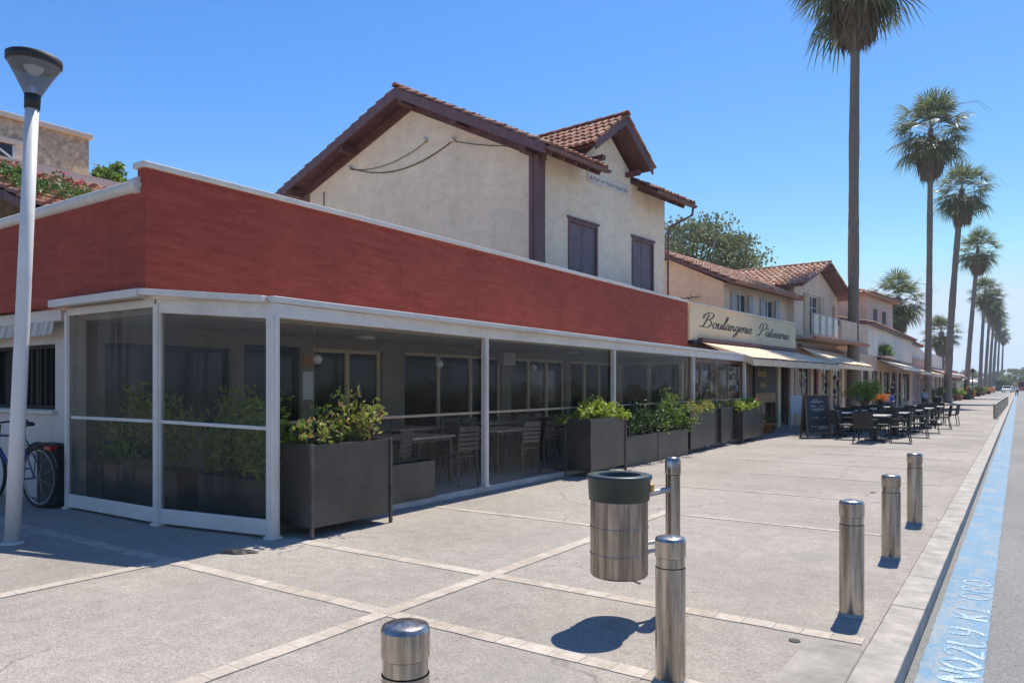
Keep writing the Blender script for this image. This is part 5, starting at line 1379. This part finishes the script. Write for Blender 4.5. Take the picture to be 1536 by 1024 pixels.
# ------------------------------------------------------------------ pots and plants
def pot(loc, r, h, label, mat='terracotta', cat='pot', group=None):
    t = thing('plant_pot', label, cat, loc, 0, group)
    MB().lathe([(0,0),(r*.7,0),(r*.95,h*.8),(r*1.08,h*.8),(r*1.08,h),(r*.92,h),(r*.9,h*.85),(0,h*.85)], n=20).build('body', M[mat], t, smooth=True)
    MB().lathe([(0,h*.87),(r*.9,h*.87)], n=16).build('soil', M['soil'], t)
    return t
pot((-4.75,30.3,.752), .15, .27, 'terracotta pot standing on a bistro table in front of the tallest palm')
shrub((-4.75,30.3,.98), .85, .85, 1.0, LEAF['lime'], 'tall bushy plant in the terracotta pot on the bistro table', 71, n=34, per=60, size=.09, name='potted_plant', cat='plant')
pot((-4.6,33.0,.752), .15, .3, 'dark flower pot on the eighth bistro table with orange blooms', 'dark')
shrub((-4.6,33.0,1.0), .6, .5, .26, LEAF['orange'], 'bunch of orange flowers on a bistro table in front of the awnings', 72, n=16, per=40, size=.07, name='flowers', cat='flowers')
for i, (x, y, r_, h) in enumerate(((-6.75,23.1,.24,.42),(-6.9,24.1,.2,.5),(-7.0,25.2,.26,.35),(-7.1,26.1,.2,.3))):
    pot((x,y,0), r_, h, 'pot with plant by the bakery window, %s past the last terrace planter' % ORD[i], 'terracotta' if i % 2 else 'orangewood')
    shrub((x,y,h*.85), r_*2.2, r_*2.2, .45, LEAF[('dark','shrubred','shrub','dark')[i]], 'potted plant by the bakery window, %s past the last terrace planter' % ORD[i], 80+i, n=10, per=30, size=.07, name='potted_plant', cat='plant', flowers=(LEAF['flower'],3))
shrub((-7.0,52.0,3.43), 3.0, .7, .95, LEAF['shrub'], 'grey green shrub on the ledge above the far cream awning', 90, n=24, per=46, size=.14)
for i, (px, D, c) in enumerate(((1405,70,'shrub'),(1437,80,'lime'),(1450,84,'dark'),(1456,92,'orange'),(1466,108,'dark'),(1474,125,'lime'),(1482,140,'orange'))):
    x, y = at(px, D)
    pot((x,y,0), .5, .5, 'wide planter tub under the far palms, %s away from the bistro tables' % ORD[i], 'terracotta' if i % 2 else 'dark', 'planter', 'tubs under the far palms')
    shrub((x,y,.4), 1.5, 1.3, 1.1, LEAF[c], 'bushy plant in the %s tub under the far palms' % ORD[i], 95+i, n=18, per=40, size=.2, flowers=(LEAF['flower'],5))
# white menu stand and chair outside bakery
ms = thing('menu_stand', 'white folding menu stand by the bakery door', 'sign', (-6.7,28.2,0), R(30))
MB().box(-.24,-.015,.55,.24,.015,1.25).build('panel', M['whitepaint'], ms)
for k in range(2): MB().bar((-.22+.44*k,-.15,0),(-.22+.44*k,.02,1.25),.03,.03).bar((-.22+.44*k,.25,0),(-.22+.44*k,.02,1.25),.03,.03).build('leg', M['whitepaint'], ms)
pc = thing('pale_chair', 'pale cloth covered chair beside the menu stand at the bakery door', 'chair', (-6.45,29.6,0), R(20))
MB().box(-.22,-.22,.43,.22,.22,.48).build('seat', M['awning_pale'], pc); MB().box(-.24,-.26,.3,.24,-.22,.95).build('backrest', M['awning_pale'], pc)
for sx in (-.2,.2):
    for sy in (-.2,.2): MB().tube([(sx*1.15,sy*1.15,0),(sx,sy,.43)],.015,6).build('leg', M['galv'], pc)

# parasols and far lantern
for i, (px, D, z) in enumerate(((1438,92,2.7),(1446,104,2.7),(1462,128,2.8),(1470,138,2.8))):
    x, y = at(px, D)
    t = thing('parasol', 'open cream cafe parasol in the distance, %s past the striped awnings' % ORD[i], 'parasol', (x-1.2,y,0), 0, 'cream cafe parasols')
    MB().tube([(0,0,0),(0,0,z)],.03,6).build('pole', M['galv'], t)
    MB().lathe([(1.6,z-.75),(1.58,z-.55),(.8,z-.2),(0,z+.05)], n=8).build('canopy', M['awning_pale'], t)
x, y = at(1459, 98)
t = thing('lantern_post', 'short dark lantern post beside the far striped awning', 'street lamp', (x,y,0))
MB().tube([(0,0,0),(0,0,3.2)],[.08,.05],8).build('pole', M['dark'], t); MB().lathe([(.05,3.2),(.2,3.35),(.24,3.7),(.1,3.85),(0,3.95)], n=8).build('lantern', M['dark'], t)

# ------------------------------------------------------------------ people
def skinned(name, verts, edges, radii, mat, parent, sub=1):
    me = bpy.data.meshes.new(name); me.from_pydata(verts, edges, []); me.materials.append(mat)
    o = bpy.data.objects.new(name, me); C.objects.link(o)
    if parent is not None: o.parent = parent
    sk = o.modifiers.new('skin', 'SKIN'); sk.use_smooth_shade = True
    for i, r_ in enumerate(radii):
        me.skin_vertices[0].data[i].radius = (r_, r_)
    me.skin_vertices[0].data[0].use_root = True
    ss = o.modifiers.new('sub', 'SUBSURF'); ss.levels = sub; ss.render_levels = sub
    return o
def person(loc, rz, label, top, legs, seated=False, group=None):
    t = thing('person', label, 'person', loc, rz, group)
    if seated:
        hip = (0,0,.50); ch_ = (0,-.03,.88); nk = (0,-.02,1.04); hdv = (0,.02,1.13); ht = (0,.02,1.24)
        L = [(.10,.02,.50),(.12,.45,.50),(.12,.48,.10),(.12,.60,.04)]
        A = [(.17,-.02,.98),(.23,.05,.74),(.12,.30,.72),(.10,.38,.73)]
    else:
        hip = (0,0,.92); ch_ = (0,0,1.30); nk = (0,0,1.46); hdv = (0,.02,1.56); ht = (0,.01,1.68)
        L = [(.09,0,.88),(.11,.10,.48),(.11,.02,.09),(.11,.14,.04)]
        A = [(.18,0,1.39),(.25,-.02,1.12),(.25,.12,.90),(.25,.16,.82)]
    V = [hip, ch_, nk, hdv, ht]; Ed = [(0,1),(1,2),(2,3),(3,4)]; Rd = [.12,.13,.055,.09,.07]
    for sg in (1,-1):
        b = len(V); V += [(p[0]*sg,p[1]*(1 if seated or sg > 0 else -.9),p[2]) for p in L]; Rd += [.085,.06,.04,.035]; Ed += [(0,b),(b,b+1),(b+1,b+2),(b+2,b+3)]
        b = len(V); V += [(p[0]*sg,p[1],p[2]) for p in A]; Rd += [.05,.042,.032,.03]; Ed += [(1,b),(b,b+1),(b+1,b+2),(b+2,b+3)]
        # fingers
        h = Vector(V[-1]); dv = (h-Vector(V[-2])).normalized(); sd_ = Vector((1,0,0))
        for k in range(4):
            V.append(tuple(h+dv*.08+sd_*(k-1.5)*.018)); Rd.append(.009); Ed.append((b+3,len(V)-1))
        V.append(tuple(h+dv*.03-Vector((.04*sg,0,0)))); Rd.append(.010); Ed.append((b+3,len(V)-1))
    skinned('body', V, Ed, Rd, M['skin'], t)
    V2 = [hip, ch_, (nk[0],nk[1],nk[2]-.04)]; E2 = [(0,1),(1,2)]; R2 = [.145,.155,.07]
    for sg in (1,-1):
        b = len(V2); V2 += [(p[0]*sg,p[1],p[2]) for p in A[:2]]; R2 += [.07,.06]; E2 += [(1,b),(b,b+1)]
    skinned('shirt', V2, E2, R2, M[top], t)
    V3 = [(hip[0],hip[1],hip[2]-.01)]; E3 = []; R3 = [.14]
    for sg in (1,-1):
        b = len(V3); V3 += [(p[0]*sg,p[1]*(1 if seated or sg > 0 else -.9),p[2]) for p in L[:3]]; R3 += [.10,.075,.055]; E3 += [(0,b),(b,b+1),(b+1,b+2)]
    skinned('trousers', V3, E3, R3, M[legs], t)
    MB().lathe([(.0,.0),(.075,.0),(.1,.05),(.095,.12),(.05,.165),(0,.175)], (hdv[0],hdv[1]-.02,hdv[2]-.0), 14).build('hair', M['hair'], t, smooth=True)
    return t
sp = copy_tree(sc0, (-5.9,45.6,0), R(200), 'slatted chair under the person in dark blue before the far shops'); del sp['group']
person((-5.9,45.6,0), R(200), 'person in a blue top seated at a cafe chair before the low white shop block', 'clothblue', 'clothdark', True)
sp = copy_tree(sc0, (-5.9,64,0), R(190), 'slatted chair under the person in pale blue near the second palm'); del sp['group']
person((-5.9,64,0), R(190), 'person in a pale blue top seated near the second palm', 'clothpale', 'clothdark', True)
person((-6.3,50.0,0), R(120), 'person in dark clothes standing under the far cream awning', 'clothdark', 'clothdark')
x, y = at(1525,118); person((x,y,-.12), R(170), 'person in white top and dark trousers walking along the blue road line', 'clothwhite', 'clothdark')
x, y = at(1491,150); person((x,y,0), R(20), 'person in white walking away under the far palms', 'clothwhite', 'clothdark')

# ------------------------------------------------------------------ distant truck and parked cars
def vehicle(name, label, cat, x, y, z, rz, paint, L_, H_, Wd=1.8, truck=False):
    t = thing(name, label, cat, (x,y,z), rz)
    m = MB()
    if truck: prof = [(-L_/2,.4),(-L_/2,H_),(L_/2-.9,H_),(L_/2-.25,1.5),(L_/2,1.1),(L_/2,.4)]
    else: prof = [(-L_/2,.35),(-L_/2,.85),(-L_/2+.5,.95),(-L_*.28,H_),(L_*.12,H_),(L_*.25,.95),(L_/2-.1,.8),(L_/2,.35)]
    m.prism([(-Wd/2,a,b) for a,b in prof], (Wd,0,0)); m.build('body', M[paint], t, bevel=.06)
    if truck: MB().prism([(-Wd*.42,L_/2-.86,H_-.1),(Wd*.42,L_/2-.86,H_-.1),(Wd*.42,L_/2-.27,1.55),(-Wd*.42,L_/2-.27,1.55)], (0,.03,.03)).build('windscreen', M['darkglass'], t)
    else:
        MB().prism([(-Wd*.42,L_*.13,H_-.05),(Wd*.42,L_*.13,H_-.05),(Wd*.42,L_*.25,1.0),(-Wd*.42,L_*.25,1.0)], (0,.02,.02)).build('windscreen', M['darkglass'], t)
        MB().prism([(-Wd*.42,-L_*.29,H_-.05),(-Wd*.42,-L_/2+.5,1.0),(Wd*.42,-L_/2+.5,1.0),(Wd*.42,-L_*.29,H_-.05)], (0,-.02,.02)).build('rear_window', M['darkglass'], t)
        MB().box(-Wd/2-.012,-L_*.24,.98,Wd/2+.012,L_*.14,H_-.12).build('side_windows', M['darkglass'], t)
    for sx in (-1,1):
        for sy in (-.32,.32): MB().tube([(sx*(Wd/2-.16),sy*L_,.32),(sx*(Wd/2+.01),sy*L_,.32)],.32,16).build('wheel', M['rubber'], t)
        MB().box(sx*Wd*.36-.12,L_/2-.01,.65,sx*Wd*.36+.12,L_/2+.03,.82).build('headlight', M['whitepaint'], t)
    return t
x, y = at(1526,185); vehicle('delivery_truck', 'red and white truck coming along the far end of the road', 'truck', x+1.2, y, -.12, PI, 'redpaint', 5.5, 2.7, 2.1, True)
x, y = at(1499,170); vehicle('parked_car', 'white car parked beneath the far palms', 'car', x+1.6, y, 0, PI*.95, 'whitepaint', 4.1, 1.5)
x, y = at(1509,215); vehicle('parked_car', 'dark car standing across the far end of the road', 'car', x, y, -.12, PI*.5, 'dark', 4.2, 1.5)

# ------------------------------------------------------------------ thin sea-side haze
hm = bpy.data.materials.new('haze'); hm.use_nodes = True; nt = hm.node_tree; nt.nodes.clear()
out = nt.nodes.new('ShaderNodeOutputMaterial'); pvn = nt.nodes.new('ShaderNodeVolumePrincipled')
pvn.inputs['Color'].default_value = (.85,.92,1,1); pvn.inputs['Density'].default_value = .0004; pvn.inputs['Anisotropy'].default_value = .2
nt.links.new(pvn.outputs[0], out.inputs['Volume'])
hz = MB().box(-1410,-1410,-1.2,1410,1410,34).build('haze', hm); hz['kind'] = 'stuff'; hz['label'] = 'thin pale air haze over the whole street'

dc = MB().lathe([(.036,0),(.034,.006),(.028,.007),(0,.006)], n=20).build('drain_cover', M['dark']); dc.matrix_basis = Matrix.Translation((-1.16,4.83,0)); tag(dc, 'small dark round cap set in the pavement near the kerb', 'drain cover')
lf_ = MB().add([(0,0,.004),(.06,.03,.016),(.13,.0,.006),(.06,-.035,.01),(.06,0,.004)], [(0,4,1),(4,2,1),(0,3,4),(3,2,4)]).build('dry_leaf', M['bark']); lf_.matrix_basis = Matrix.Translation((*at(1303,11.03),0)) @ Matrix.Rotation(.6,4,'Z'); tag(lf_, 'dark dry leaf lying on the pavement left of the kerb bollards', 'leaf')
for i, (x, y) in enumerate(((-8.9,7.7),(-8.9,10.6),(-9.0,14.0))):
    t = thing('pendant_lamp', 'small white globe lamp hanging inside the terrace, %s from the corner' % ORD[i], 'lamp', (x,y,2.0), 0, 'globe lamps inside the terrace')
    MB().tube([(0,0,.08),(0,0,.455)], .005, 5).build('cord', M['cable'], t)
    MB().lathe([(0,-.08),(.05,-.06),(.08,0),(.05,.06),(0,.08)], n=14).build('globe', M['whitepaint'], t, smooth=True)
